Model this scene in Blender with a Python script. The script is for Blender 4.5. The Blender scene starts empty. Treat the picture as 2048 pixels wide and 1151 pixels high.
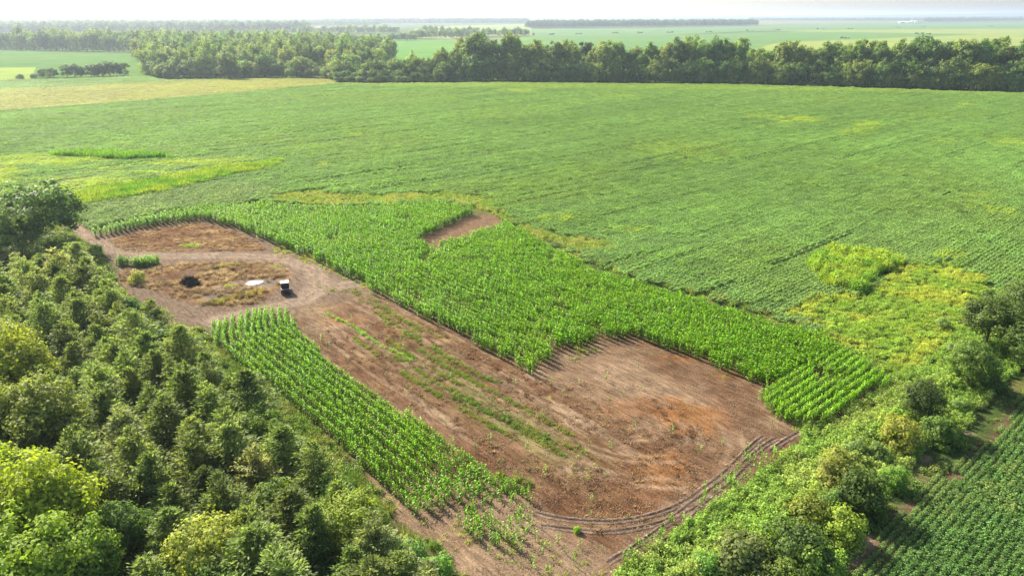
import bpy, bmesh, math, random
import numpy as np
from mathutils import Vector, Matrix

SC = bpy.context.scene
COL = SC.collection
rng = np.random.default_rng(7)
random.seed(7)
R = math.radians

# ------------------------------------------------------------------ camera, sky, sun, exposure
F, CAM_H, PITCH = 1400.0, 44.0, R(21.2)          # focal length in photo pixels, metres, radians
cam = bpy.data.cameras.new('camera')
cam.sensor_width = 36.0
cam.lens = F / 2048 * 36.0
cam.clip_start, cam.clip_end = 0.5, 90000.0
cam_o = bpy.data.objects.new('camera', cam)
COL.objects.link(cam_o)
cam_o.location = (0, 0, CAM_H)
cam_o.rotation_euler = (R(90) - PITCH, 0, 0)
SC.camera = cam_o

SUN_EL = R(36.0)
SUN_DIR = np.array([-0.68, 0.73])                # horizontal direction towards the sun
SUN_DIR = SUN_DIR / np.linalg.norm(SUN_DIR)
world = bpy.data.worlds.new('World')
SC.world = world
world.use_nodes = True
wn = world.node_tree
sky = wn.nodes.new('ShaderNodeTexSky')
sky.sky_type = 'NISHITA'
sky.sun_disc = False
sky.sun_elevation = SUN_EL
sky.sun_rotation = math.atan2(SUN_DIR[0], SUN_DIR[1])
sky.air_density, sky.dust_density, sky.ozone_density = 1.0, 2.5, 1.0
bg = wn.nodes['Background']
bg.inputs['Strength'].default_value = 0.115
wn.links.new(sky.outputs['Color'], bg.inputs['Color'])

sun = bpy.data.lights.new('sun', 'SUN')
sun.energy = 5.0
sun.angle = R(0.55)
sun.color = (1.0, 0.91, 0.76)
sun_o = bpy.data.objects.new('sun', sun)
COL.objects.link(sun_o)
d = Vector((-SUN_DIR[0] * math.cos(SUN_EL), -SUN_DIR[1] * math.cos(SUN_EL), -math.sin(SUN_EL)))
sun_o.rotation_euler = d.to_track_quat('-Z', 'Y').to_euler()
sun_o.location = (-60, 60, 90)

SC.view_settings.view_transform = 'Standard'
SC.view_settings.look = 'None'
SC.view_settings.gamma = 1.0
SC.view_settings.use_curve_mapping = False
SC.view_settings.exposure = 1.55
SC.render.engine = 'CYCLES'
cy = SC.cycles
cy.max_bounces, cy.diffuse_bounces, cy.glossy_bounces = 5, 3, 2
cy.transmission_bounces, cy.transparent_max_bounces, cy.volume_bounces = 3, 4, 0
cy.use_denoising = True
cy.denoiser = 'OPENIMAGEDENOISE'
cy.caustics_reflective = cy.caustics_refractive = False
cy.sample_clamp_indirect = 6.0

# ------------------------------------------------------------------ pixels to ground, polygons, noise
CP, SP = math.cos(PITCH), math.sin(PITCH)
def G(px, py, z=0.0):
    x, y = (px - 1024) / F, -(py - 575.5) / F
    dz = -SP + y * CP
    t = (z - CAM_H) / dz
    return np.array([x * t, (CP + y * SP) * t])
def GP(pts, z=0.0):
    return np.array([G(p[0], p[1], p[2] if len(p) > 2 else z) for p in pts])
def PX(x, y, z=0.0):                              # ground points to photo pixels
    dy, dz = y, z - CAM_H
    f = dy * CP - dz * SP
    u = dy * SP + dz * CP
    return 1024 + F * x / f, 575.5 - F * u / f
def inside(x, y, poly):
    r = np.zeros(np.shape(x), bool)
    n = len(poly)
    for i in range(n):
        x0, y0 = poly[i]
        x1, y1 = poly[(i + 1) % n]
        if y0 == y1:
            continue
        c = ((y0 > y) != (y1 > y)) & (x < (x1 - x0) * (y - y0) / (y1 - y0) + x0)
        r ^= c
    return r
def polydist(x, y, line):                          # distance to a polyline
    best = np.full(np.shape(x), 1e9)
    for (x0, y0), (x1, y1) in zip(line[:-1], line[1:]):
        dx, dy = x1 - x0, y1 - y0
        t = np.clip(((x - x0) * dx + (y - y0) * dy) / (dx * dx + dy * dy), 0, 1)
        best = np.minimum(best, np.hypot(x - x0 - t * dx, y - y0 - t * dy))
    return best
def sdist(x, y, poly):                             # signed: positive inside
    dd = polydist(x, y, list(poly) + [poly[0]])
    return np.where(inside(x, y, poly), dd, -dd)
def vnoise(x, y, seed=0):
    xi, yi = np.floor(x).astype(np.int64), np.floor(y).astype(np.int64)
    fx, fy = x - xi, y - yi
    fx, fy = fx * fx * (3 - 2 * fx), fy * fy * (3 - 2 * fy)
    def h(a, b):
        n = (a * 374761393 + b * 668265263 + seed * 974634529) & 0xFFFFFFFF
        n = ((n ^ (n >> 13)) * 1274126177) & 0xFFFFFFFF
        n = ((n ^ (n >> 16)) * 2246822519) & 0xFFFFFFFF
        return ((n ^ (n >> 15)) & 0xFFFFFF) / float(0xFFFFFF)
    return (h(xi, yi) * (1 - fx) + h(xi + 1, yi) * fx) * (1 - fy) + (h(xi, yi + 1) * (1 - fx) + h(xi + 1, yi + 1) * fx) * fy
def fbm(x, y, s, seed=0, o=4):
    x, y = np.asarray(x, float), np.asarray(y, float)
    r, a, t = 0, 1.0, 0
    for k in range(o):
        r = r + a * vnoise(x / s + 17.3 * k, y / s - 9.1 * k, seed + k)
        t += a
        a *= 0.55
        s *= 0.5
    return r / t
def ss(a, b, x):
    t = np.clip((x - a) / (b - a), 0, 1)
    return t * t * (3 - 2 * t)
# field grid: every crop row here runs along U or along V
AU = R(41.0)
EV = np.array([math.cos(AU), math.sin(AU)])       # V: away to the right
EU = np.array([math.sin(AU), -math.cos(AU)])      # U: towards the camera and right
def uv(x, y):
    return x * EU[0] + y * EU[1], x * EV[0] + y * EV[1]
def xy(u, v):
    return u * EU[0] + v * EV[0], u * EU[1] + v * EV[1]
def in_frame(x, y, z=0.0, mx=170, my=150):
    px, py = PX(x, y, z)
    return (px > -mx) & (px < 2048 + mx) & (py < 1151 + my) & (y > 5)
def rand_in(poly, n):
    poly = np.asarray(poly)
    lo, hi = poly.min(0), poly.max(0)
    area = (hi - lo).prod()
    p = rng.uniform(lo, hi, (int(n * 6) + 50, 2))
    p = p[inside(p[:, 0], p[:, 1], poly)]
    return p[:n]
def poly_area(p):
    p = np.asarray(p)
    return 0.5 * abs(np.dot(p[:, 0], np.roll(p[:, 1], 1)) - np.dot(p[:, 1], np.roll(p[:, 0], 1)))

# ------------------------------------------------------------------ materials
MATS = {}
def nodes_of(name):
    m = bpy.data.materials.new(name)
    m.use_nodes = True
    nt = m.node_tree
    nt.nodes.clear()
    out = nt.nodes.new('ShaderNodeOutputMaterial')
    MATS[name] = m
    return m, nt, out
def N(nt, t, **k):
    n = nt.nodes.new(t)
    for a, b in k.items():
        setattr(n, a, b)
    return n
def math_n(nt, op, a, b):
    n = N(nt, 'ShaderNodeMath', operation=op)
    for i, v in ((0, a), (1, b)):
        if isinstance(v, (int, float)):
            n.inputs[i].default_value = v
        else:
            nt.links.new(v, n.inputs[i])
    return n.outputs[0]
def mixc(nt, fac, a, b, mode='MIX'):
    n = N(nt, 'ShaderNodeMix', data_type='RGBA', blend_type=mode)
    for i, v in ((0, fac), (6, a), (7, b)):
        if isinstance(v, (int, float)):
            n.inputs[i].default_value = v
        elif isinstance(v, tuple):
            n.inputs[i].default_value = v if len(v) == 4 else (*v, 1)
        else:
            nt.links.new(v, n.inputs[i])
    return n.outputs[2]
def foliage(name, source, transl=0.38, rough=0.5, spec=0.35, warm=0.25, spread=0.55, gain=1.8):
    """leaf: tint from the object or the instance, varied leaf by leaf, part of the light passing through"""
    m, nt, out = nodes_of(name)
    if source == 'object':
        o = N(nt, 'ShaderNodeObjectInfo')
        tint = o.outputs['Color']
    else:
        a = N(nt, 'ShaderNodeAttribute', attribute_type='INSTANCER', attribute_name='tint')
        tint = a.outputs['Color']
    s = N(nt, 'ShaderNodeAttribute', attribute_type='GEOMETRY', attribute_name='shade')
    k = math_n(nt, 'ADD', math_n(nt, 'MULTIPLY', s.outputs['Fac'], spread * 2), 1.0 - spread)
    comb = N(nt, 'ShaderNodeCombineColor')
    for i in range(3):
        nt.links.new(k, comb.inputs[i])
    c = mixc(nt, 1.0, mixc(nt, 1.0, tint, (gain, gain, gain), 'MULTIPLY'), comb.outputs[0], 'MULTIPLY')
    c2 = mixc(nt, 1.0, c, (1.22, 1.10, 0.6), 'MULTIPLY')
    c = mixc(nt, math_n(nt, 'MULTIPLY', s.outputs['Fac'], warm), c, c2)
    p = N(nt, 'ShaderNodeBsdfPrincipled')
    p.inputs['Roughness'].default_value = rough
    p.inputs['Specular IOR Level'].default_value = spec
    nt.links.new(c, p.inputs['Base Color'])
    t = N(nt, 'ShaderNodeBsdfTranslucent')
    ct = mixc(nt, 1.0, c, (1.25, 1.32, 0.5), 'MULTIPLY')
    nt.links.new(ct, t.inputs['Color'])
    mx = N(nt, 'ShaderNodeMixShader')
    mx.inputs[0].default_value = transl
    nt.links.new(p.outputs[0], mx.inputs[1])
    nt.links.new(t.outputs[0], mx.inputs[2])
    nt.links.new(mx.outputs[0], out.inputs['Surface'])
    return m
foliage('tree_leaf', 'object', 0.45, 0.55, 0.12)
foliage('needle_leaf', 'object', 0.48, 0.55, 0.16, warm=0.2, gain=1.8)
foliage('corn_leaf', 'instancer', 0.46, 0.4, 0.22, spread=.7)
foliage('corn_leaf_single', 'object', 0.46, 0.4, 0.22, spread=.7)
foliage('crop_leaf', 'instancer', 0.42, 0.55, 0.10, warm=0.15)
foliage('grass_blade', 'instancer', 0.46, 0.6, 0.08)
foliage('far_leaf', 'instancer', 0.36, 0.6, 0.1)
foliage('dry_stalk', 'instancer', 0.12, 0.7, 0.1, warm=0.1, gain=0.9)

def noise_mat(name, c1, c2, scale=1.0, rough=0.9, bump=0.0, detail=6, c3=None, s3=0.1, bscale=None):
    m, nt, out = nodes_of(name)
    g = N(nt, 'ShaderNodeNewGeometry')
    n1 = N(nt, 'ShaderNodeTexNoise')
    n1.inputs['Scale'].default_value = scale
    n1.inputs['Detail'].default_value = detail
    nt.links.new(g.outputs['Position'], n1.inputs['Vector'])
    r = N(nt, 'ShaderNodeMapRange')
    r.inputs[1].default_value, r.inputs[2].default_value = 0.3, 0.7
    nt.links.new(n1.outputs['Fac'], r.inputs[0])
    c = mixc(nt, r.outputs[0], c1, c2)
    if c3:
        n3 = N(nt, 'ShaderNodeTexNoise')
        n3.inputs['Scale'].default_value = s3
        n3.inputs['Detail'].default_value = 5
        nt.links.new(g.outputs['Position'], n3.inputs['Vector'])
        r3 = N(nt, 'ShaderNodeMapRange')
        r3.inputs[1].default_value, r3.inputs[2].default_value = 0.48, 0.68
        nt.links.new(n3.outputs['Fac'], r3.inputs[0])
        c = mixc(nt, r3.outputs[0], c, c3)
    p = N(nt, 'ShaderNodeBsdfPrincipled')
    p.inputs['Roughness'].default_value = rough
    p.inputs['Specular IOR Level'].default_value = 0.0
    nt.links.new(c, p.inputs['Base Color'])
    if bump:
        b = N(nt, 'ShaderNodeBump')
        b.inputs['Distance'].default_value = bump
        nb = n1
        if bscale:
            nb = N(nt, 'ShaderNodeTexNoise')
            nb.inputs['Scale'].default_value = bscale
            nb.inputs['Detail'].default_value = 5
            nt.links.new(g.outputs['Position'], nb.inputs['Vector'])
        nt.links.new(nb.outputs['Fac'], b.inputs['Height'])
        nt.links.new(b.outputs[0], p.inputs['Normal'])
    nt.links.new(p.outputs[0], out.inputs['Surface'])
    return m
def plain(name, c, rough=0.6, metal=0.0, spec=0.5, var=0.25, scale=6.0):
    m = noise_mat(name, tuple(x * (1 - var) for x in c), tuple(min(1, x * (1 + var)) for x in c), scale, rough)
    p = [n for n in m.node_tree.nodes if n.type == 'BSDF_PRINCIPLED'][0]
    p.inputs['Metallic'].default_value = metal
    p.inputs['Specular IOR Level'].default_value = spec
    return m
noise_mat('bark', (0.055, 0.042, 0.03), (0.13, 0.105, 0.08), 5.0, 0.95, 0.02)
noise_mat('twig_bark', (0.016, 0.011, 0.008), (0.055, 0.040, 0.030), 8.0, 0.95)
noise_mat('earth_green', (0.040, 0.070, 0.020), (0.070, 0.105, 0.030), 0.9, 0.95, 0.05, c3=(0.10, 0.13, 0.045), s3=0.02)

# soil: colour of each spot stored in the sheet, finer clods and straw from noise
def soil_mat():
    m, nt, out = nodes_of('field_soil')
    a = N(nt, 'ShaderNodeAttribute', attribute_type='GEOMETRY', attribute_name='soil_colour')
    g = N(nt, 'ShaderNodeNewGeometry')
    mp = N(nt, 'ShaderNodeMapping', vector_type='TEXTURE')
    mp.inputs['Rotation'].default_value = (0, 0, AU)
    mp.inputs['Scale'].default_value = (1.0, 5.0, 1.0)
    nt.links.new(g.outputs['Position'], mp.inputs['Vector'])
    n1 = N(nt, 'ShaderNodeTexNoise'); n1.inputs['Scale'].default_value = 2.4; n1.inputs['Detail'].default_value = 7; n1.inputs['Roughness'].default_value = 0.68
    nt.links.new(mp.outputs[0], n1.inputs['Vector'])
    n2 = N(nt, 'ShaderNodeTexNoise'); n2.inputs['Scale'].default_value = 5.5; n2.inputs['Detail'].default_value = 6; n2.inputs['Roughness'].default_value = 0.7
    nt.links.new(g.outputs['Position'], n2.inputs['Vector'])
    f = math_n(nt, 'ADD', math_n(nt, 'MULTIPLY', n1.outputs['Fac'], 0.9), math_n(nt, 'MULTIPLY', n2.outputs['Fac'], 0.9))
    k = math_n(nt, 'ADD', math_n(nt, 'MULTIPLY', f, 2.7), -1.42)
    comb = N(nt, 'ShaderNodeCombineColor')
    for i in range(3):
        nt.links.new(k, comb.inputs[i])
    c = mixc(nt, 1.0, a.outputs['Color'], comb.outputs[0], 'MULTIPLY')
    # scattered pale straw flecks
    v = N(nt, 'ShaderNodeTexNoise'); v.inputs['Scale'].default_value = 9.0; v.inputs['Detail'].default_value = 3
    nt.links.new(mp.outputs[0], v.inputs['Vector'])
    r = N(nt, 'ShaderNodeMapRange'); r.inputs[1].default_value, r.inputs[2].default_value = 0.62, 0.72
    nt.links.new(v.outputs['Fac'], r.inputs[0])
    c2 = mixc(nt, 1.0, c, (1.5, 1.42, 1.25), 'MULTIPLY')
    c = mixc(nt, math_n(nt, 'MULTIPLY', r.outputs[0], 0.7), c, c2)
    p = N(nt, 'ShaderNodeBsdfPrincipled'); p.inputs['Roughness'].default_value = 0.95; p.inputs['Specular IOR Level'].default_value = 0.0
    nt.links.new(c, p.inputs['Base Color'])
    b = N(nt, 'ShaderNodeBump'); b.inputs['Distance'].default_value = 0.16; b.inputs['Strength'].default_value = 0.8
    nt.links.new(f, b.inputs['Height'])
    nt.links.new(b.outputs[0], p.inputs['Normal'])
    nt.links.new(p.outputs[0], out.inputs['Surface'])
soil_mat()
noise_mat('rut_soil', (0.085, 0.064, 0.05), (0.21, 0.155, 0.12), 7.0, 0.95, 0.05)
def water_mat(name, c, rough):
    m, nt, out = nodes_of(name)
    p = N(nt, 'ShaderNodeBsdfPrincipled')
    p.inputs['Base Color'].default_value = (*c, 1)
    p.inputs['Roughness'].default_value = rough
    p.inputs['IOR'].default_value = 1.33
    p.inputs['Specular IOR Level'].default_value = 0.8
    n = N(nt, 'ShaderNodeTexNoise'); n.inputs['Scale'].default_value = 3.0
    g = N(nt, 'ShaderNodeNewGeometry'); nt.links.new(g.outputs['Position'], n.inputs['Vector'])
    b = N(nt, 'ShaderNodeBump'); b.inputs['Distance'].default_value = 0.004; nt.links.new(n.outputs['Fac'], b.inputs['Height'])
    nt.links.new(b.outputs[0], p.inputs['Normal'])
    nt.links.new(p.outputs[0], out.inputs['Surface'])
water_mat('puddle_water', (0.30, 0.28, 0.25), 0.06)
noise_mat('muddy_water', (0.075, 0.062, 0.05), (0.11, 0.092, 0.075), 0.8, 0.6)

# ------------------------------------------------------------------ mesh and object helpers
def np_mesh(name, V, Fq, mat, shade=None, col=None, smooth=False, tri=False):
    V = np.asarray(V, np.float32)
    Fq = np.asarray(Fq, np.int32)
    k = Fq.shape[1]
    me = bpy.data.meshes.new(name)
    me.vertices.add(len(V))
    me.vertices.foreach_set('co', V.ravel())
    me.loops.add(Fq.size)
    me.loops.foreach_set('vertex_index', Fq.ravel())
    me.polygons.add(len(Fq))
    me.polygons.foreach_set('loop_start', np.arange(0, Fq.size, k, dtype=np.int32))
    me.polygons.foreach_set('loop_total', np.full(len(Fq), k, np.int32))
    if smooth:
        me.polygons.foreach_set('use_smooth', np.ones(len(Fq), bool))
    me.update(calc_edges=True)
    if shade is not None:
        at = me.attributes.new('shade', 'FLOAT', 'POINT')
        at.data.foreach_set('value', np.asarray(shade, np.float32))
    if col is not None:
        at = me.attributes.new('soil_colour', 'FLOAT_COLOR', 'POINT')
        c = np.ones((len(V), 4), np.float32)
        c[:, :3] = col
        at.data.foreach_set('color', c.ravel())
    if mat:
        me.materials.append(MATS[mat])
    return me
def link(name, me, parent=None, color=None):
    o = bpy.data.objects.new(name, me)
    COL.objects.link(o)
    if parent:
        o.parent = parent
    if color is not None:
        o.color = (*[float(c) for c in color], 1.0)
    return o
def tag(o, label=None, cat=None, group=None, kind=None):
    if label: o['label'] = label
    if cat: o['category'] = cat
    if group: o['group'] = group
    if kind: o['kind'] = kind
    return o
def empty(name, loc, rz=0.0, s=1.0):
    o = bpy.data.objects.new(name, None)
    COL.objects.link(o)
    o.empty_display_size = 0.3
    o.location = loc
    o.rotation_euler = (0, 0, rz)
    o.scale = (s, s, s) if np.isscalar(s) else s
    return o
def bm_obj(name, bm, mat, parent=None):
    me = bpy.data.meshes.new(name)
    bm.to_mesh(me)
    bm.free()
    me.materials.append(MATS[mat])
    return link(name, me, parent)
def add_box(bm, c, s, rot=None, bev=0.0):
    r = bmesh.ops.create_cube(bm, size=1.0)
    vs = r['verts']
    M = Matrix.Translation(c) @ (rot.to_4x4() if rot else Matrix.Identity(4)) @ Matrix.Diagonal((*s, 1))
    bmesh.ops.transform(bm, matrix=M, verts=vs)
    if bev:
        es = list({e for v in vs for e in v.link_edges})
        bmesh.ops.bevel(bm, geom=es, offset=bev, segments=2, affect='EDGES')
def add_bar(bm, a, b, r0, r1=None, seg=5):
    a, b = Vector(a), Vector(b)
    r1 = r0 if r1 is None else r1
    q = (b - a).to_track_quat('Z', 'Y')
    ring = []
    for p, rr in ((a, r0), (b, r1)):
        ring.append([bm.verts.new(p + q @ Vector((rr * math.cos(6.2832 * i / seg), rr * math.sin(6.2832 * i / seg), 0))) for i in range(seg)])
    for i in range(seg):
        j = (i + 1) % seg
        bm.faces.new((ring[0][i], ring[0][j], ring[1][j], ring[1][i]))
    bm.faces.new(ring[0][::-1])
    bm.faces.new(ring[1])
def sheet(name, px, z, mat, kind='structure', ground=None):
    pts = GP(px) if ground is None else ground
    bm = bmesh.new()
    vs = [bm.verts.new((p[0], p[1], z)) for p in pts]
    f = bm.faces.new(vs)
    if f.normal.z < 0 or True:
        bm.normal_update()
        if f.normal.z < 0:
            f.normal_flip()
    bmesh.ops.triangulate(bm, faces=bm.faces[:])
    o = bm_obj(name, bm, mat)
    o['kind'] = kind
    return o
def nrm(a):
    return a / (np.linalg.norm(a, axis=-1, keepdims=True) + 1e-9)
def kites(C, U, Nn, L, W, fold=0.18):
    """one folded leaf (a kite of four corners) at each point"""
    U = nrm(U)
    S = nrm(np.cross(Nn, U))
    M = nrm(np.cross(U, S))
    L, W = np.asarray(L).reshape(-1, 1), np.asarray(W).reshape(-1, 1)
    a = C
    b = C + U * L * 0.45 + S * W * 0.5 + M * W * fold
    c = C + U * L - M * L * 0.1
    e = C + U * L * 0.45 - S * W * 0.5 + M * W * fold
    V = np.stack([a, b, c, e], 1).reshape(-1, 3)
    Fq = np.arange(len(V)).reshape(-1, 4)
    return V, Fq
def rdir(n):
    return nrm(rng.normal(size=(n, 3)))

# scatter: one object whose points each carry one small plant (geometry nodes)
def scatter(name, protos, P, rotz, scale, tint, idx=None, label=None, cat=None, tilt=0.0):
    P = np.asarray(P, np.float32)
    if P.shape[1] == 2:
        P = np.column_stack([P, np.zeros(len(P))]).astype(np.float32)
    n = len(P)
    me = bpy.data.meshes.new(name)
    me.vertices.add(n)
    me.vertices.foreach_set('co', P.ravel())
    rot = np.zeros((n, 3), np.float32)
    rot[:, 2] = rotz
    if tilt:
        rot[:, 0] = rng.normal(0, tilt, n)
        rot[:, 1] = rng.normal(0, tilt, n)
    sc = np.asarray(scale, np.float32)
    if sc.ndim == 1:
        sc = np.repeat(sc[:, None], 3, 1)
    if idx is None:
        idx = rng.integers(0, len(protos), n)
    a = me.attributes.new('rot', 'FLOAT_VECTOR', 'POINT'); a.data.foreach_set('vector', rot.ravel())
    a = me.attributes.new('scl', 'FLOAT_VECTOR', 'POINT'); a.data.foreach_set('vector', sc.astype(np.float32).ravel())
    a = me.attributes.new('idx', 'INT', 'POINT'); a.data.foreach_set('value', np.asarray(idx, np.int32))
    t = np.ones((n, 4), np.float32)
    t[:, :3] = tint
    a = me.attributes.new('tint', 'FLOAT_COLOR', 'POINT'); a.data.foreach_set('color', t.ravel())
    o = link(name, me)
    tree = bpy.data.node_groups.new(name + '_scatter', 'GeometryNodeTree')
    tree.interface.new_socket('Geometry', in_out='INPUT', socket_type='NodeSocketGeometry')
    tree.interface.new_socket('Geometry', in_out='OUTPUT', socket_type='NodeSocketGeometry')
    gi, go = tree.nodes.new('NodeGroupInput'), tree.nodes.new('NodeGroupOutput')
    ip = tree.nodes.new('GeometryNodeInstanceOnPoints')
    ci = tree.nodes.new('GeometryNodeCollectionInfo')
    c = bpy.data.collections.new(name + '_kinds')
    for k, pm in enumerate(protos):
        po = bpy.data.objects.new('%s_kind_%02d' % (name, k), pm)
        c.objects.link(po)
    ci.inputs['Collection'].default_value = c
    ci.inputs['Separate Children'].default_value = True
    ci.inputs['Reset Children'].default_value = True
    ip.inputs['Pick Instance'].default_value = True
    tree.links.new(gi.outputs[0], ip.inputs['Points'])
    tree.links.new(ci.outputs[0], ip.inputs['Instance'])
    for an, dt, sock in (('rot', 'FLOAT_VECTOR', 'Rotation'), ('scl', 'FLOAT_VECTOR', 'Scale'), ('idx', 'INT', 'Instance Index')):
        na = tree.nodes.new('GeometryNodeInputNamedAttribute')
        na.data_type = dt
        na.inputs['Name'].default_value = an
        src = [s for s in na.outputs if s.enabled and s.name == 'Attribute'][0]
        tree.links.new(src, ip.inputs[sock])
    tree.links.new(ip.outputs[0], go.inputs[0])
    md = o.modifiers.new('scatter', 'NODES')
    md.node_group = tree
    tag(o, label, cat, None, 'stuff')
    return o
def jit(base, n, v=0.15, hv=0.035):
    """n tints around a base colour"""
    b = np.repeat(np.asarray(base, float)[None], n, 0)
    b *= rng.normal(1, v, (n, 1)).clip(0.5, 1.6)
    b *= rng.normal(1, hv, (n, 3)).clip(0.6, 1.4)
    return b

# ------------------------------------------------------------------ outlines read from the photograph (pixels; a third number is the height seen there)
T = 1.9
CORN_A = GP([(168, 474), (185, 455, T), (330, 421, T), (420, 409, T), (520, 402, T), (620, 407, T), (700, 410, T), (800, 405, T),
             (880, 402, T), (945, 413, T), (975, 424, T), (1010, 436, T), (1085, 478, T), (1200, 537, T), (1380, 588, T), (1500, 623, T), (1640, 662, T),
             (1720, 697, T), (1776, 745, T), (1748, 786), (1700, 815), (1655, 846), (1605, 852), (1560, 842), (1522, 806), (1548, 778), (1450, 748),
             (1300, 688), (1262, 676), (1180, 688), (1110, 712), (1062, 746), (1000, 716), (880, 655), (742, 585), (736, 572),
             (700, 556), (630, 520), (560, 494), (470, 458), (402, 441), (330, 450), (240, 466), (190, 476)])
CORN_NOTCH = GP([(834, 474, 1.2), (880, 462), (925, 440), (965, 428), (1008, 430), (1003, 446, 1.7), (940, 462, 1.8), (905, 476, 1.8), (860, 484, 1.8)])
CORN_A_LOW = GP([(760, 595), (860, 560), (1000, 600), (1090, 650), (1080, 720), (1062, 746), (1000, 716), (880, 655)])
HEADLAND = GP([(1520, 790), (1690, 700), (1790, 745), (1770, 780), (1640, 870), (1540, 850)])
CORN_B = GP([(500, 612, T), (575, 609, T), (580, 640), (600, 682), (660, 734), (750, 805), (880, 888), (960, 945), (1062, 995), (1060, 1085), (1040, 1110),
             (950, 1090), (890, 1062), (835, 1030), (740, 962), (640, 868), (560, 797), (470, 727), (432, 694), (424, 664), (440, 636, T)])
CORN_C = GP([(232, 530), (236, 508, T), (318, 506, T), (322, 526), (300, 536)])
SOIL = GP([(132, 425), (150, 440), (200, 470), (330, 446), (400, 436), (470, 452), (560, 490), (700, 550), (740, 575), (880, 640), (1010, 690), (1180, 670), (1260, 660),
           (1450, 735), (1560, 770), (1600, 838), (1625, 850), (1600, 882), (1545, 925), (1450, 995), (1350, 1068), (1262, 1126), (1190, 1190), (960, 1190), (880, 1092),
           (800, 1040), (738, 968), (650, 868), (570, 795), (480, 727), (440, 690), (405, 655), (335, 648), (295, 615), (245, 575), (238, 545), (218, 512), (165, 478), (135, 450)])
BROWN_NW = GP([(205, 482), (300, 458), (400, 444), (470, 462), (535, 494), (520, 502), (300, 503), (235, 500)])
WET = GP([(240, 545), (330, 528), (470, 522), (560, 530), (590, 548), (560, 575), (520, 605), (440, 618), (360, 600), (300, 575), (250, 570)])
WEED_TALL = GP([(1640, 489, 1.9), (1720, 485, 1.9), (1800, 503, 1.9), (1806, 527), (1765, 548), (1715, 590), (1665, 575), (1618, 545)])
WEED_LOW = GP([(1800, 520), (1890, 528), (1990, 558), (1990, 600), (1925, 650), (1900, 690), (1830, 745), (1772, 752), (1735, 712), (1640, 668), (1560, 625), (1600, 600), (1660, 585), (1715, 580)])
EDGE_GRASS = GP([(545, 388), (640, 380), (700, 390), (900, 386), (985, 398), (1010, 430), (1070, 455), (1130, 472), (1228, 482), (1225, 500), (1160, 505), (1080, 478), (1010, 440), (945, 414),
                 (880, 404), (800, 407), (700, 412), (620, 409), (520, 404)])
GREEN_STRIP = GP([(130, 392), (230, 375), (330, 358), (430, 337), (560, 324), (545, 335), (430, 360), (330, 385), (240, 400), (150, 414), (125, 410)])
YELLOW_NW = GP([(-150, 330), (60, 310), (250, 318), (440, 312), (570, 322), (430, 350), (240, 385), (130, 400), (60, 390), (-150, 440)])
GRASS_ISLE = GP([(104, 312), (112, 301, 2.2), (180, 295, 2.2), (300, 300, 2.2), (352, 311, 1.5), (330, 318), (250, 322), (150, 316)])
LANE_NW = GP([(-60, 315), (5, 318), (50, 350), (75, 378), (40, 400), (-60, 400)])
PALE_WEEDS = GP([(140, 415), (240, 402), (330, 388), (430, 372), (520, 372), (560, 385), (520, 403), (420, 412), (330, 424), (185, 458), (150, 440)])
BANK = GP([(1600, 885), (1612, 858), (1660, 835), (1760, 785), (1800, 752), (1860, 715), (1920, 660), (1990, 600), (2060, 560), (2200, 540), (2200, 640), (2060, 720), (1985, 780), (1930, 860),
           (1870, 900), (1800, 950), (1760, 1010), (1700, 1100), (1640, 1230), (1180, 1230), (1262, 1130), (1350, 1072), (1450, 1000), (1545, 928)])
SOY_SE = GP([(1640, 1260), (1720, 1110), (1790, 1020), (1850, 970), (1900, 925), (1960, 880), (2010, 820), (2080, 765), (2260, 680), (2400, 900), (2300, 1260)])
SOY = GP([(-260, 480), (-260, 248), (0, 224), (300, 201), (680, 168), (760, 168), (1000, 166), (1300, 169), (1500, 171), (1650, 175), (1800, 180), (2048, 187), (2300, 194),
          (2300, 545), (2060, 562), (1985, 600), (1900, 660), (1800, 740), (1740, 715), (1640, 668), (1400, 594), (1200, 538), (1080, 478), (1010, 440), (985, 425), (880, 410), (700, 412),
          (520, 404), (330, 424), (185, 458), (150, 442), (125, 415), (60, 400), (-60, 420)])
YFIELD = GP([(-260, 248), (0, 224), (300, 201), (680, 168), (655, 159), (560, 157), (330, 161), (290, 152), (100, 160), (0, 160), (-260, 165)])
FOREST = GP([(-330, 520), (-40, 440), (60, 470), (120, 500), (170, 520), (235, 600), (300, 655), (400, 735), (455, 800), (540, 870), (625, 945), (700, 1020), (800, 1110), (900, 1200), (960, 1300), (960, 1500), (-500, 1500)])
MARGIN = GP([(120, 440), (160, 480), (215, 520), (240, 575), (295, 620), (335, 652), (405, 660), (445, 690), (490, 728), (580, 797), (660, 868), (745, 960), (800, 1040), (880, 1095), (970, 1200),
             (900, 1300), (800, 1200), (700, 1050), (600, 960), (500, 870), (400, 760), (300, 680), (220, 610), (150, 520), (60, 480)])

# ------------------------------------------------------------------ the setting: ground, fields, hills
bm = bmesh.new()
S = 24000.0
for s in (1,):
    ring = [(-S, -2000), (S, -2000), (S, S), (-S, S)]
    bm.faces.new([bm.verts.new((x, y, -0.35)) for x, y in ring])
tag(bm_obj('ground', bm, 'earth_green'), kind='structure')

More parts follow.
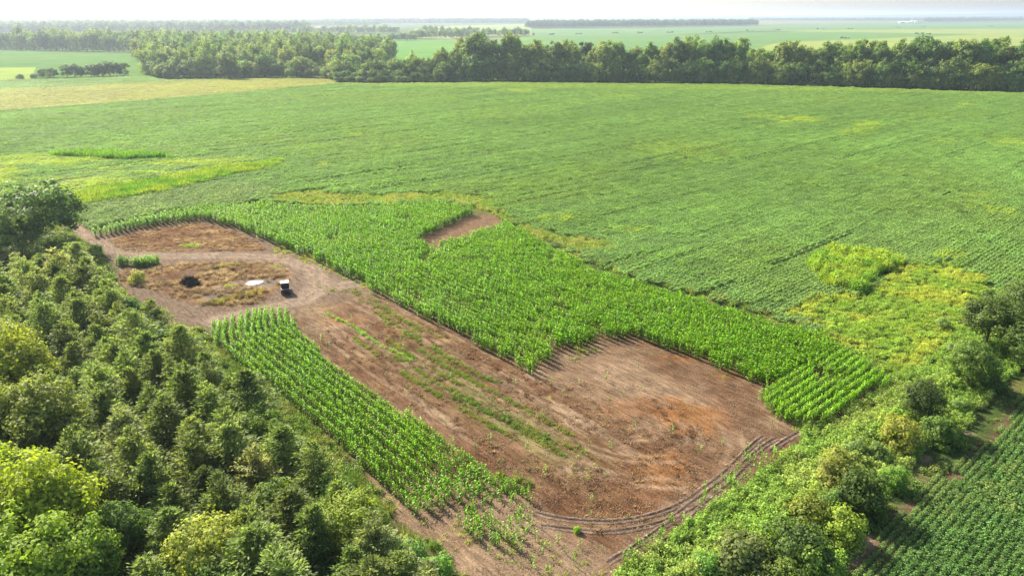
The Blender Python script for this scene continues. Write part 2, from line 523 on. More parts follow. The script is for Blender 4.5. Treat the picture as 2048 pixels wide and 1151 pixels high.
# near ground: one sheet with the colour of bare soil, dead growth, litter and green undergrowth spot by spot
def near_ground():
    st = 0.25
    X, Y = np.meshgrid(np.arange(-115, 118, st), np.arange(38, 184, st), indexing='ij')
    wx = X + 1.6 * (fbm(X, Y, 3.0, 3) - 0.5)
    wy = Y + 1.6 * (fbm(X, Y, 3.0, 5) - 0.5)
    U, Vv = uv(X, Y)
    grey = np.array([0.118, 0.077, 0.046])
    pale = np.array([0.186, 0.131, 0.084])
    rust = np.array([0.070, 0.035, 0.018])
    orng = np.array([0.175, 0.082, 0.030])
    straw = np.array([0.205, 0.140, 0.062])
    green = np.array([0.045, 0.070, 0.020])
    olive = np.array([0.090, 0.088, 0.032])
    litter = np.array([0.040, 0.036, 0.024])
    def lay(c, col, m):
        return c * (1 - m[..., None]) + np.asarray(col) * m[..., None]
    c = np.zeros(X.shape + (3,)) + green * 0.9
    c = lay(c, olive, ss(0.45, 0.7, fbm(X, Y, 6, 21)))
    soil = np.maximum.reduce([ss(-0.6, 0.6, sdist(wx, wy, SOIL)), ss(-0.5, 0.5, sdist(wx, wy, CORN_A)), ss(-0.5, 0.5, sdist(wx, wy, CORN_B))])
    sc = np.zeros(c.shape) + grey
    sc = lay(sc, pale, ss(0.45, 0.75, fbm(X, Y, 9, 31)) * 0.7)
    # streaks left by the rows: long noise along U
    stx = fbm(U / 16.0, Vv / 0.8, 1.0, 41, 3)
    sty = fbm(U / 26.0, Vv / 2.4, 1.0, 47, 3)
    big0 = ss(54, 58, Vv) * ss(-62, -56, U)
    strip = ss(36, 40, Vv) * (1 - ss(54, 57.5, Vv)) * ss(-92, -84, U) * (1 - ss(-36, -26, U))
    sc = lay(sc, rust * 1.35, strip * 0.55 + big0 * 0.08)
    sc = lay(sc, rust, strip * ss(0.30, 0.60, 0.55 * stx + 0.45 * sty + 0.12 * (fbm(X, Y, 4, 51) - 0.5)) * 0.95)
    sc = lay(sc, pale, strip * ss(0.56, 0.70, stx) * 0.8)
    sc = lay(sc, straw * 0.8, strip * ss(0.58, 0.72, fbm(X, Y, 2.5, 57)) * 0.5)
    band = np.exp(-((Vv - 46.5 - 2.0 * (fbm(U, Vv, 12, 58) - .5)) / 3.2) ** 2) * ss(-84, -76, U) * (1 - ss(-46, -36, U))
    sc = lay(sc, np.array([0.105, 0.098, 0.036]), band * ss(0.34, 0.54, 0.5 * fbm(X, Y, 3, 59) + 0.5 * stx) * 0.85)
    # killed growth in the wide bare end
    big = ss(54, 58, Vv) * ss(-62, -56, U)
    sc = lay(sc, rust, big * ss(0.56, 0.74, fbm(X, Y, 7, 61)) * 0.6)
    def blob(px, py, rx, ry, ang=0.0, z=0):
        g = G(px, py)
        e = G(px + rx, py) - g
        a = np.linalg.norm(e)
        h = np.linalg.norm(G(px, py - ry) - G(px, py + ry)) / 2
        ca, sa = math.cos(ang), math.sin(ang)
        dx, dy = wx - g[0], wy - g[1]
        q = np.hypot((dx * ca + dy * sa) / a, (-dx * sa + dy * ca) / h)
        return 1 - ss(0.45, 1.15, q + 0.9 * (fbm(X, Y, 2.2, 71) - 0.5))
    for b, col, k in (((1385, 835, 75, 40), orng, 0.75), ((1300, 815, 110, 30), orng, 0.35), ((1330, 935, 60, 45), orng, 0.8), ((1270, 985, 60, 50), rust * 1.3, 0.85), ((1240, 1020, 50, 22), rust, 0.8),
                      ((1180, 900, 120, 60), rust, 0.45), ((1010, 700, 160, 40), rust, 0.35), ((1500, 745, 80, 14), orng, 0.6), ((1400, 715, 90, 12), orng, 0.55), ((1330, 690, 60, 8), rust, 0.7),
                      ((1130, 1010, 60, 40), rust, 0.5), ((950, 930, 60, 50), rust * 0.8, 0.6), ((680, 640, 60, 14), orng, 0.45), ((640, 615, 50, 12), straw, 0.5), ((720, 620, 60, 25), rust, 0.5),
                      ((1220, 1075, 60, 14), rust, 0.5), ((1150, 940, 40, 18), pale, 0.8), ((1010, 800, 40, 8), pale, 0.5)):
        sc = lay(sc, col, blob(*b) * k)
    # concentric passes of a machine: pale lines
    g0 = G(1232, 838)
    for r0, wd in ((2.2, .22), (3.0, .22), (3.9, .25), (6.3, .25), (7.3, .28), (9.6, .3), (10.8, .3)):
        e = np.hypot(((X - g0[0]) * .76 - (Y - g0[1]) * .65) * 0.72, ((X - g0[0]) * .65 + (Y - g0[1]) * .76))
        m = np.exp(-((e - r0 - 0.5 * (fbm(X, Y, 5, 83) - .5)) / wd) ** 2) * ss(0.34, 0.62, fbm(X, Y, 4, 87)) * ss(-0.4, 0.6, ((X - g0[0]) * .6 - (Y - g0[1]) * .8) / (e + 1e-3))
        sc = lay(sc, pale * 1.15, m * 0.7)
    for line in ([(600, 612), (585, 640), (610, 690), (690, 760), (800, 840)], [(612, 600), (640, 640), (720, 700), (800, 750)], [(690, 640), (800, 700), (960, 790), (1100, 880), (1210, 960)],
                 [(700, 600), (860, 680), (1050, 780), (1200, 880)], [(720, 585), (880, 665), (1060, 760)]):
        ln = GP(line)
        for off in (-0.75, 0.75):
            dl = polydist(X + off * 0.75, Y + off * 0.66, ln)
            sc = lay(sc, pale * 1.08, np.exp(-(dl / 0.35) ** 2) * ss(0.3, 0.6, fbm(X, Y, 3, 91)) * 0.7)
    sc = sc * (0.72 + 0.56 * fbm(X, Y, 1.8, 93, 3))[..., None] * (0.8 + 0.4 * fbm(U / 5.0, Vv / .6, 1.0, 95, 2))[..., None]
    # north-west brown corner and the dried wet spot
    nw = ss(-0.4, 1.0, sdist(wx, wy, BROWN_NW))
    sc = lay(sc, np.array([.115, .058, .028]), nw * (.5 + .5 * ss(0.3, 0.55, fbm(X, Y, 5, 101))) * 0.9)
    sc = lay(sc, straw, nw * ss(0.5, 0.68, fbm(X / 3.0, Y, 2.2, 107)) * 0.75)
    wet = ss(-1.0, 1.5, sdist(wx, wy, WET))
    sc = lay(sc, np.array([.122, .093, .070]), (1 - ss(-104, -96, U)) * (1 - nw) * (1 - wet) * .65)
    sc = lay(sc, rust * 1.35, wet * ss(0.35, 0.6, fbm(X, Y, 4, 111)) * 0.8)
    sc = lay(sc, straw * 0.95, wet * ss(0.46, 0.62, fbm(X, Y, 3, 113)) * 0.75)
    sc = lay(sc, np.array([0.135, 0.115, 0.095]), ss(-1.0, 0.8, sdist(wx, wy, GP([(395, 588), (470, 562), (545, 556), (560, 566), (500, 578), (430, 600)]))) * 0.8)
    # the track round the wet spot: pale wheel lines
    for line in ([(140, 430), (160, 470), (230, 500), (330, 512), (450, 510), (560, 515), (630, 540), (640, 570), (600, 600), (520, 620), (430, 640)], [(720, 565), (650, 575), (610, 600)]):
        ln = GP(line)
        dl = polydist(X, Y, ln)
        sc = lay(sc, np.array([.172, .132, .098]), (1 - ss(1.2, 2.8, dl)) * 0.85)
        sc = lay(sc, pale * 1.2, np.exp(-((dl - 0.9) / 0.4) ** 2) * ss(0.3, 0.6, fbm(X, Y, 3, 121)) * 0.75)
    c = c * (1 - soil[..., None]) + sc * soil[..., None]
    c = lay(c, grey * 0.75, ss(-0.3, 0.6, sdist(wx, wy, CORN_A)) * (1 - ss(0.3, 0.9, sdist(wx, wy, CORN_NOTCH))) * 0.65)
    c = lay(c, grey * 1.05, ss(-.2, .8, sdist(wx, wy, CORN_NOTCH)))
    c = lay(c, olive * .9, ss(-.3, .5, sdist(wx, wy, MARGIN)) * (1 - ss(-.2, .6, sdist(X, Y, CORN_B))))
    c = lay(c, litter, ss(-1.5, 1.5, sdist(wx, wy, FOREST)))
    c = lay(c, pale * 1.05, ss(0.54, 0.66, fbm(X, Y, 4, 131)) * (1 - ss(1.2, 4.5, polydist(wx, wy, GP([(1700, 1140), (1760, 1060), (1850, 970), (1930, 905), (1990, 850), (2048, 790), (2200, 730)])))) * 0.85)
    c = lay(c, grey * 0.72, ss(-0.5, 1.0, sdist(wx, wy, SOY_SE)) * 0.8)
    Z = 0.07 * (fbm(X, Y, 1.6, 141) - 0.5) + 0.05 * (stx - 0.5) * strip
    Z = Z + 0.5 * np.exp(-(polydist(X, Y, GP([(300, 560), (420, 532), (560, 535), (590, 555)])) / 2.0) ** 2) * 0.5
    for pp in ([(500, 565), (515, 565)], [(408, 545), (420, 542)], [(450, 581), (465, 577)]):
        Z = Z * ss(1.2, 2.6, polydist(X, Y, GP(pp))) - .02 * (1 - ss(1.2, 2.6, polydist(X, Y, GP(pp))))
    ok = in_frame(X, Y, 0, 190, 190)
    n0, n1 = X.shape
    idx = np.arange(n0 * n1).reshape(n0, n1)
    q = np.stack([idx[:-1, :-1], idx[1:, :-1], idx[1:, 1:], idx[:-1, 1:]], -1).reshape(-1, 4)
    okq = ok[:-1, :-1].ravel()
    sel = (sdist(X, Y, SOY) < 4)[:-1, :-1].ravel()
    q = q[okq & sel]
    used = np.unique(q)
    rm = np.full(n0 * n1, -1)
    rm[used] = np.arange(len(used))
    V = np.column_stack([X.ravel(), Y.ravel(), Z.ravel()])[used]
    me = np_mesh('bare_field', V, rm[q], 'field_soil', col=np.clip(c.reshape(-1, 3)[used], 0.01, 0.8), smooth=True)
    tag(link('bare_field', me), kind='structure')
near_ground()

# farther fields beyond the trees, each its own sheet
FIELDS = [
    ('f_green', (0.075, 0.150, 0.045), [(-300, 164), (-300, 97), (0, 97), (150, 98), (280, 106), (295, 150), (100, 161), (0, 161)], 0.05),
    ('f_lime', (0.170, 0.240, 0.060), [(-300, 138), (0, 135), (72, 134), (62, 157), (0, 158.5), (-300, 162)], 0.15),
    ('f_bright', (0.085, 0.190, 0.050), [(740, 150), (740, 82), (800, 79), (940, 80), (1060, 73), (1100, 74), (1070, 84), (1030, 110), (1010, 150)], 0.05),
    ('f_mid', (0.085, 0.170, 0.060), [(1010, 150), (1030, 90), (1070, 73), (1300, 71), (1560, 64), (1600, 63), (1960, 69), (1700, 79), (1560, 84), (1500, 100), (1500, 150)], 0.10),
    ('f_light', (0.160, 0.220, 0.065), [(1500, 150), (1500, 92), (1560, 82), (1700, 77.5), (1960, 68.5), (1600, 63), (1500, 60.5), (1900, 57), (2400, 54), (2400, 150)], 0.05),
    ('f_dull', (0.090, 0.170, 0.075), [(1062, 74), (1062, 58), (1300, 56.5), (1520, 52), (1620, 48), (1850, 47), (2400, 41), (2400, 55), (1900, 58.2), (1500, 62), (1300, 71.5)], 0.15),
    ('f_pale', (0.130, 0.150, 0.070), [(1500, 52.5), (1510, 44), (1800, 44), (1800, 47), (1620, 48.3)], 0.6),
    ('f_far', (0.150, 0.210, 0.080), [(820, 76), (830, 58), (900, 52), (1050, 48.5), (1065, 57), (1065, 72), (940, 72), (900, 78)], 0.1),
    ('f_tan', (0.150, 0.140, 0.085), [(395, 57), (500, 50), (640, 50.5), (640, 57), (540, 60)], 0.5),
    ('f_tan', (0.36, 0.32, 0.22), [(840, 80), (900, 78.5), (1000, 76), (1060, 73.5), (1000, 79), (930, 80.5)], 0.2),
]
for nm, c, px, dz in FIELDS:
    if nm not in MATS:
        c = (c[0] * 1.0, c[1] * .93, c[2] * .85)
        noise_mat(nm, tuple(x * 0.85 for x in c), tuple(x * 1.12 for x in c), 0.03, 0.95, 0.0, c3=tuple(np.array(c) * (1.25, 1.08, 0.9)), s3=0.006)
    tag(sheet('field', px, -0.3 + dz, nm), kind='structure')

# low hills along the horizon
noise_mat('hill_woods', (0.025, 0.05, 0.018), (0.06, 0.095, 0.03), 0.006, 0.95, c3=(0.12, 0.15, 0.06), s3=0.0012)
def ridge(y0, prof, seed, rough):
    xs = np.linspace(prof[0][0], prof[-1][0], 500)
    tops = np.interp(xs, [p[0] for p in prof], [p[1] for p in prof])
    V, Fq = [], []
    for i, (px, ty) in enumerate(zip(xs, tops)):
        x = (px - 1024) / F * y0 * 1.0 / CP * 1.0
        h = (32.5 - ty) / F / CP * y0 * CP + CAM_H
        h = max(2, h + rough * (float(fbm(px, 0.5, 40, seed)) - 0.5) + 14 * (float(fbm(px, 3.5, 4, seed + 9)) - 0.5))
        V += [(x, y0, -0.4), (x, y0 + 120, h * 0.55), (x, y0 + 500, h), (x, y0 + 1600, h * 0.8), (x, y0 + 2600, -0.4)]
    n = 5
    for i in range(len(xs) - 1):
        for j in range(n - 1):
            a = i * n + j
            Fq.append((a, a + n, a + n + 1, a + 1))
    tag(link('hills', np_mesh('hills', V, Fq, 'hill_woods', smooth=True)), kind='structure')
ridge(13500, [(-300, 30), (0, 28.5), (200, 31), (500, 34.5), (900, 34.5), (1100, 32), (1300, 30.5), (1500, 31), (1700, 30), (1850, 28), (2048, 24), (2300, 22)], 5, 14)
ridge(9000, [(-300, 33), (0, 34), (260, 34.5), (420, 37), (700, 37), (1020, 36.5), (1150, 35), (1500, 36.5), (1750, 34.5), (2048, 32), (2300, 30)], 15, 10)

# ------------------------------------------------------------------ ruts, puddles
def rut(px, w=0.32, h=0.055, z=0.03):
    g = GP(px)
    seg = np.linalg.norm(np.diff(g, axis=0), axis=1)
    t = np.concatenate([[0], np.cumsum(seg)])
    n = max(8, int(t[-1] / 0.3))
    tt = np.linspace(0, t[-1], n)
    sm = np.array([np.interp(tt, t, g[:, 0]), np.interp(tt, t, g[:, 1])]).T
    k = np.ones(9) / 9
    pad = np.pad(sm, ((4, 4), (0, 0)), 'edge')
    sm = np.column_stack([np.convolve(pad[:, 0], k, 'valid'), np.convolve(pad[:, 1], k, 'valid')])
    tg = nrm(np.gradient(sm, axis=0))
    nn = np.column_stack([-tg[:, 1], tg[:, 0]])
    prof = [(-1.25, -0.06), (-0.8, 0.7), (-0.5, 0.85), (-0.32, -0.1), (0.32, -0.1), (0.5, 0.85), (0.8, 0.7), (1.25, -0.06)]
    V = []
    for i in range(n):
        f = min(1, i / 5, (n - 1 - i) / 5)
        for a, b in prof:
            hh = b * h * (0.25 + 1.3 * float(vnoise(np.float64(sm[i, 0] * .35), np.float64(sm[i, 1] * .35), 13))) * (0.35 + 1.2 * float(vnoise(np.float64(sm[i, 0] * 1.7 + a * 3), np.float64(sm[i, 1] * 1.7), 3))) * f
            p = sm[i] + nn[i] * (a * w * (0.9 + 0.25 * random.random()))
            V.append((p[0], p[1], z + hh))
    m = len(prof)
    Fq = [(i * m + j, (i + 1) * m + j, (i + 1) * m + j + 1, i * m + j + 1) for i in range(n - 1) for j in range(m - 1)]
    V = np.array(V)
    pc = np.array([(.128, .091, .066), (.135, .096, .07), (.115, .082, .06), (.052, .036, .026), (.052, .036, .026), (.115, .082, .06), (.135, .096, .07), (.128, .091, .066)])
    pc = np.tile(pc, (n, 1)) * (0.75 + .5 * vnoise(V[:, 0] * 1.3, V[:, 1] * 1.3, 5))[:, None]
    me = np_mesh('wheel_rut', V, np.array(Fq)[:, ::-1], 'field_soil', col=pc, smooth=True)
    tag(link('wheel_rut', me), kind='structure')
def z8(pts):
    return [(1040 + x / 2.558, 650 + y / 2.558) for x, y in pts]
rut(z8([(60, 950), (180, 985), (300, 1000), (470, 1005), (620, 985), (760, 945), (860, 890), (950, 825), (1040, 760), (1110, 690), (1180, 620), (1250, 560)]))
rut(z8([(90, 1020), (200, 1035), (330, 1050), (470, 1055), (600, 1040), (740, 1005), (810, 970), (850, 925), (960, 850), (1060, 780), (1150, 700), (1240, 620), (1320, 570)]))
rut(z8([(430, 1220), (560, 1150), (660, 1080), (760, 1010), (850, 960), (930, 920), (1020, 850), (1100, 790), (1180, 700)]))
rut(z8([(690, 1140), (800, 1060), (880, 985), (950, 910), (1050, 840)]), 0.32)
rut(z8([(1270, 650), (1350, 590), (1450, 535)]), 0.34)
def puddle(name, px, mat, z):
    g = GP(px)
    c = g.mean(0)
    out = []
    n = len(g)
    for i in range(n):
        for t in (0, .33, .66):
            p = g[i] * (1 - t) + g[(i + 1) % n] * t
            out.append(c + (p - c) * (1 + 0.12 * (random.random() - .5)))
    tag(sheet(name, None, z, mat, ground=np.array(out)), kind='structure')
puddle('puddle', [(490, 566), (498, 562), (510, 560.5), (524, 560.5), (528, 563), (520, 567), (506, 570), (494, 570)], 'puddle_water', 0.02)
puddle('puddle', [(400, 546), (412, 540), (424, 538), (426, 543), (414, 549)], 'muddy_water', 0.02)
puddle('puddle', [(440, 582), (455, 575), (472, 572), (474, 577), (458, 585), (446, 587)], 'muddy_water', 0.02)

# ------------------------------------------------------------------ plant shapes
def trunk_mesh(name, h, r, limbs, lean=0.06, seg=6):
    bm = bmesh.new()
    p = Vector((0, 0, -0.25))
    n = 4
    pts = [p]
    for i in range(1, n + 1):
        pts.append(Vector((random.gauss(0, lean) * h * i / n, random.gauss(0, lean) * h * i / n, h * i / n)))
    for i in range(n):
        add_bar(bm, pts[i], pts[i + 1], r * (1 - 0.8 * i / n), r * (1 - 0.8 * (i + 1) / n), seg)
    for (z, L, up) in limbs:
        a = random.uniform(0, 6.283)
        k = min(n - 1, int(z * n))
        f = z * n - k
        b = pts[k].lerp(pts[k + 1], f)
        e = b + Vector((math.cos(a) * L, math.sin(a) * L, up))
        rr = r * (1 - 0.8 * z) * 0.6
        mid = b.lerp(e, 0.5) + Vector((0, 0, -0.06 * L))
        add_bar(bm, b, mid, rr, rr * 0.7, 5)
        add_bar(bm, mid, e, rr * 0.7, rr * 0.25, 5)
    me = bpy.data.meshes.new(name)
    bm.to_mesh(me)
    bm.free()
    me.materials.append(MATS['bark'])
    return me
def conical_crown(h=6.5, rad=2.1, nb=60, per=100, leaf=(0.20, 0.38), wid=(0.09, 0.15), mat='needle_leaf'):
    """ragged plumes of small leaves on upswept branches round one to three leaders"""
    C, U, Nn = [], [], []
    tops = [(0.0, 0.0, 1.0)] + [(rng.normal(0, .45), rng.normal(0, .45), rng.uniform(.68, .9)) for _ in range(int(rng.integers(0, 3)))]
    for i in range(nb):
        lx, ly, lt = tops[int(rng.integers(0, len(tops)))]
        t = 0.05 + 0.93 * ((i + rng.uniform(0, 1)) / nb) ** 0.9
        az = i * 2.39996 + rng.normal(0, 0.6)
        L = rad * (1 - t) ** 0.8 * rng.uniform(0.55, 1.3) + 0.25
        el = 0.10 + 0.9 * t + rng.normal(0, 0.2)
        dr = np.array([math.cos(az) * math.cos(el), math.sin(az) * math.cos(el), math.sin(el)])
        sd = np.array([-math.sin(az), math.cos(az), 0.0])
        k = int(per * (0.3 + 0.9 * L / rad))
        s = rng.uniform(0.1, 1.0, k) ** 0.8
        base = np.array([lx * t, ly * t, t * h * lt * 0.9])
        lat = rng.normal(0, 1, k) * (0.10 + 0.24 * L * np.sin(np.clip(s, 0, 1) * 2.6))
        p = base + dr * (s * L)[:, None] + sd * lat[:, None]
        p[:, 2] += 0.20 * L * np.sin(s * 3.0) - 0.22 * np.abs(lat) + rng.normal(0, .07, k)
        C.append(p)
        U.append(dr * 1.0 + sd * (lat * 1.6)[:, None] + rng.normal(0, 0.45, (k, 3)))
        Nn.append(rng.normal(0, 0.6, (k, 3)) + np.array([0, 0, 0.9]))
    C, U, Nn = map(np.concatenate, (C, U, Nn))
    C[:, 2] = np.maximum(C[:, 2], .05)
    n = len(C)
    V, Fq = kites(C, U, Nn, rng.uniform(*leaf, n), rng.uniform(*wid, n))
    return np_mesh('crown', V, Fq, mat, shade=np.repeat(rng.beta(2, 2, n), 4))
def clump_crown(h, rx, base, nclump, per, cr, leaf, mat='tree_leaf', shape=1.0, holes=0.25, flat=0.8, top=0.0):
    """leaf clumps spread through an uneven crown; each leaf is a face of its own"""
    C, U, Nn, Sh = [], [], [], []
    hh = (h - base) / 2
    lobes = nrm(rng.normal(size=(7, 3)))
    lamp = rng.uniform(-0.22, 0.3, 7)
    for i in range(nclump):
        dd = rdir(1)[0]
        if dd[2] < -0.55:
            dd[2] *= -0.6
        bulge = 1 + float((lamp * np.maximum(0, lobes @ dd) ** 3).sum())
        rr = (rng.uniform(holes, 1.0) ** 0.45) * bulge
        wz = 1.0 - top * max(0, -dd[2]) 
        c = np.array([dd[0] * rx * rr * wz, dd[1] * rx * rr * wz, base + hh + dd[2] * hh * rr * shape])
        r = cr * rng.uniform(0.65, 1.3)
        k = int(per * rng.uniform(0.7, 1.3))
        q = rdir(k)
        rad = rng.uniform(0.25, 1.0, k) ** 0.5
        p = c + q * (rad * r)[:, None] * np.array([1, 1, flat])
        out = nrm(q * 0.9 + dd * 0.6 + rng.normal(0, 0.45, (k, 3)) + np.array([0, 0, 0.35]))
        C.append(p)
        Nn.append(out)
        U.append(np.cross(out, rng.normal(size=(k, 3))) + np.array([0, 0, -0.25]))
        Sh.append(np.clip(rng.beta(2, 2, k) * 0.75 + rng.uniform(0, 0.25), 0, 1))
    C, U, Nn, Sh = map(np.concatenate, (C, U, Nn, Sh))
    n = len(C)
    L = rng.uniform(leaf * 0.7, leaf * 1.3, n)
    V, Fq = kites(C, U, Nn, L, L * rng.uniform(0.6, 0.85, n))
    keep = V[:, 2].reshape(-1, 4).min(1) > 0.02
    return np_mesh('crown', V, np.arange(len(V)).reshape(-1, 4)[keep], mat, shade=np.repeat(Sh, 4))

def small_leaf_tile(w, l, n, zlo, zhi, leaf, rows=0, rowsp=0.76, gap=None, mat='crop_leaf', rspread=0.2):
    x = rng.uniform(-l / 2, l / 2, n)
    low = None
    if rows:
        r = rng.integers(0, rows, n)
        if gap is not None:
            ok = (r != gap) | (rng.random(n) < .12)
            x, r = x[ok], r[ok]
            low = r == gap
        y = (r - (rows - 1) / 2) * rowsp + rng.normal(0, rspread, len(r))
        off = np.abs(y - (r - (rows - 1) / 2) * rowsp)
    else:
        y = rng.uniform(-w / 2, w / 2, n)
        off = 0
    n = len(x)
    q = 50 * rng.random()
    sd = int(rng.integers(999))
    bush = vnoise(x * 1.9 + q, y * 1.9, sd) ** 1.3
    z = zlo + (zhi - zlo) * (0.25 * rng.uniform(0.2, 1, n) ** 0.5 + 0.75 * bush) - 0.5 * off
    if low is not None:
        z = np.where(low, z * 0.3, z)
    C = np.column_stack([x, y, np.maximum(z, 0.06)])
    Nn = rng.normal(0, 0.55, (n, 3)) + np.array([0, 0, 1.0])
    U = rng.normal(0, 1, (n, 3)) * np.array([1, 1, 0.35])
    L = rng.uniform(leaf * 0.7, leaf * 1.3, n)
    V, Fq = kites(C, U, Nn, L, L * 0.8)
    return np_mesh('canopy', V, Fq, mat, shade=np.repeat(rng.beta(2, 2, n), 4))
def weed_clump(rad, h, n, leaf, mat='crop_leaf'):
    q = rdir(n)
    q[:, 2] = np.abs(q[:, 2])
    rr = rng.uniform(0.3, 1, n) ** 0.5 * (0.8 + 0.5 * vnoise(q[:, 0] * 2.5 + 9, q[:, 1] * 2.5, int(rng.integers(999))))
    C = q * rr[:, None] * np.array([rad, rad, h])
    Nn = q * 0.7 + rng.normal(0, 0.5, (n, 3)) + np.array([0, 0, 0.5])
    U = rng.normal(0, 1, (n, 3)) * np.array([1, 1, 0.6]) + np.array([0, 0, 0.2])
    L = rng.uniform(leaf * 0.6, leaf * 1.4, n)
    V, Fq = kites(C, U, Nn, L, L * 0.7)
    return np_mesh('clump', V, Fq, mat, shade=np.repeat(rng.beta(2, 2, n), 4))
def blades(n, rad, h, w, lean=0.35, mat='grass_blade'):
    """grass tuft: each blade three points wide at the foot and bending over"""
    a = rng.uniform(0, 6.283, n)
    b = np.column_stack([rng.normal(0, rad, n), rng.normal(0, rad, n), np.zeros(n)])
    out = np.column_stack([np.cos(a), np.sin(a), np.zeros(n)])
    side = np.column_stack([-np.sin(a), np.cos(a), np.zeros(n)])
    H = h * rng.uniform(0.55, 1.1, n)[:, None]
    ln = lean * rng.uniform(0.3, 1.6, n)[:, None] * H
    w = w * rng.uniform(0.7, 1.3, n)[:, None]
    z = np.array([[0, 0, 1.0]])
    v = [b - side * w * .5, b + side * w * .5, b + out * ln * .35 + z * H * .6 + side * w * .5, b + out * ln * .35 + z * H * .6 - side * w * .5, b + out * ln + z * H * 0.95]
    V = np.stack(v, 1).reshape(-1, 3)
    i = np.arange(n)[:, None] * 5
    q1 = np.concatenate([i, i + 1, i + 2, i + 3], 1)
    q2 = np.concatenate([i + 3, i + 2, i + 4, i + 4], 1)
    # the tip is a triangle: build it as a thin kite to keep all faces four-sided
    V2 = np.stack([v[3], v[2], v[4], v[4] - side * w * .1], 1).reshape(-1, 3)
    Va = np.concatenate([np.stack(v[:4], 1).reshape(-1, 3), V2])
    Fq = np.arange(len(Va)).reshape(-1, 4)
    s = rng.beta(2, 2, n)
    return np_mesh('tuft', Va, Fq, mat, shade=np.concatenate([np.repeat(s, 4), np.repeat(s, 4)]))
def corn_plant(h, mat, leaves=12):
    V, Fq, S = [], [], []
    r = 0.022
    for i in range(4):
        a = i * 1.5708
        V += [(r * math.cos(a), r * math.sin(a), -0.02), (r * .5 * math.cos(a), r * .5 * math.sin(a), h * 0.92)]
        S += [0.35, 0.35]
    for i in range(4):
        j = (i + 1) % 4
        Fq.append((2 * i, 2 * j, 2 * j + 1, 2 * i + 1))
    az0 = 0.0
    for k in range(leaves):
        t = k / (leaves - 1)
        az = az0 + k * 3.1416 + random.gauss(0, 0.35)
        z0 = h * (0.12 + 0.80 * t)
        L = (0.40 + 0.34 * math.sin(3.1416 * (0.15 + 0.75 * t))) * random.uniform(0.8, 1.15) * h / 2.0
        up = 0.55 + 0.75 * t
        pr = [(0, 0, .05), (.30, up * .42, .145), (.68, up * .52, .135), (.98, up * .30 - .12, .035)]
        ca, sa = math.cos(az), math.sin(az)
        tw = random.gauss(0, .3)
        sh = min(1, max(0, random.gauss(.3 + .4 * t, .18)))
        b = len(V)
        for (d_, u_, w_) in pr:
            x, y = ca * d_ * L, sa * d_ * L
            z = z0 + u_ * L
            for sgn in (-.5, .5):
                V.append((x - sa * w_ * sgn * h / 2, y + ca * w_ * sgn * h / 2, z + sgn * w_ * tw + .02))
                S.append(sh)
        for q in range(3):
            Fq.append((b + 2 * q, b + 2 * q + 1, b + 2 * q + 3, b + 2 * q + 2))
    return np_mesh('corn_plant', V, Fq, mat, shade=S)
def residue(n, l, mat='dry_stalk'):
    C = np.column_stack([rng.uniform(-.9, .9, n), rng.uniform(-.9, .9, n), rng.uniform(.02, .09, n)])
    a = rng.uniform(0, 6.283, n)
    U = np.column_stack([np.cos(a), np.sin(a), rng.normal(0.08, .15, n)])
    V, Fq = kites(C, U, rng.normal(0, .3, (n, 3)) + np.array([0, 0, 1]), rng.uniform(.3, 1, n) * l, rng.uniform(.03, .07, n))
    return np_mesh('residue', V, Fq, mat, shade=np.repeat(rng.uniform(0, 1, n), 4))

SOY_TILES = [small_leaf_tile(2.28, 3.1, 560, 0.44, 0.98, 0.23, 3, 0.76) for _ in range(6)] + [small_leaf_tile(2.28, 3.1, 430, 0.15, 1.0, 0.27, 3, 0.76, gap=1, rspread=0.15) for _ in range(2)]
SOY_PLANTS = [weed_clump(0.34, 0.62, 60, 0.17) for _ in range(5)]
WEEDS = [weed_clump(0.62, 0.75, 130, 0.2) for _ in range(4)] + [weed_clump(0.5, 1.15, 130, 0.18) for _ in range(2)]
GRASS = [blades(38, 0.24, 1.0, 0.045, 0.45) for _ in range(4)]
LOW = [blades(26, 0.22, 0.42, 0.04, 0.8) for _ in range(3)] + [weed_clump(0.3, 0.25, 40, 0.11, 'grass_blade') for _ in range(2)]
DRYG = [blades(36, 0.26, 0.8, 0.05, 0.75, 'dry_stalk') for _ in range(3)]
DRYL = [blades(28, 0.26, 0.34, 0.045, 1.1, 'dry_stalk') for _ in range(3)]
CORN = [corn_plant(h, 'corn_leaf') for h in (2.0, 1.9, 2.1, 2.05, 1.8, 1.95)]
CORN1 = [corn_plant(h, 'corn_leaf_single', 9) for h in (1.45, 1.3, 1.6, 1.2, 1.5)]
RESID = [residue(34, 0.38) for _ in range(4)]

CONE = [conical_crown(hh, rr, nb) for hh, rr, nb in ((7.0, 2.6, 66), (6.6, 2.9, 70), (7.4, 2.5, 62), (6.6, 2.8, 68), (7.2, 2.7, 60), (6.8, 3.0, 72), (6.2, 2.6, 64), (7.6, 2.7, 68))]
CONE_T = [trunk_mesh('trunk', 6.0, 0.13, [(0.3, 1.2, .5), (0.45, 1.0, .6), (0.6, .8, .6)], 0.01) for _ in range(2)]
BROAD = [clump_crown(9.0, rx, 1.2, nc, 62, 0.85, 0.30, holes=.2) for rx, nc in ((3.6, 150), (3.9, 160), (3.3, 140), (3.7, 150))]
BROAD_T = [trunk_mesh('trunk', 6.5, 0.22, [(.3, 1.8, 1.6), (.4, 2.0, 1.5), (.5, 1.8, 1.6), (.6, 1.5, 1.6), (.75, 1.3, 1.2)], 0.03) for _ in range(2)]
SHRUB = [clump_crown(3.2, rx, -1.5, int(nc * 1.25), 46, 0.55, 0.22, holes=.25) for rx, nc in ((1.7, 70), (1.9, 80), (1.6, 66), (2.0, 84))]
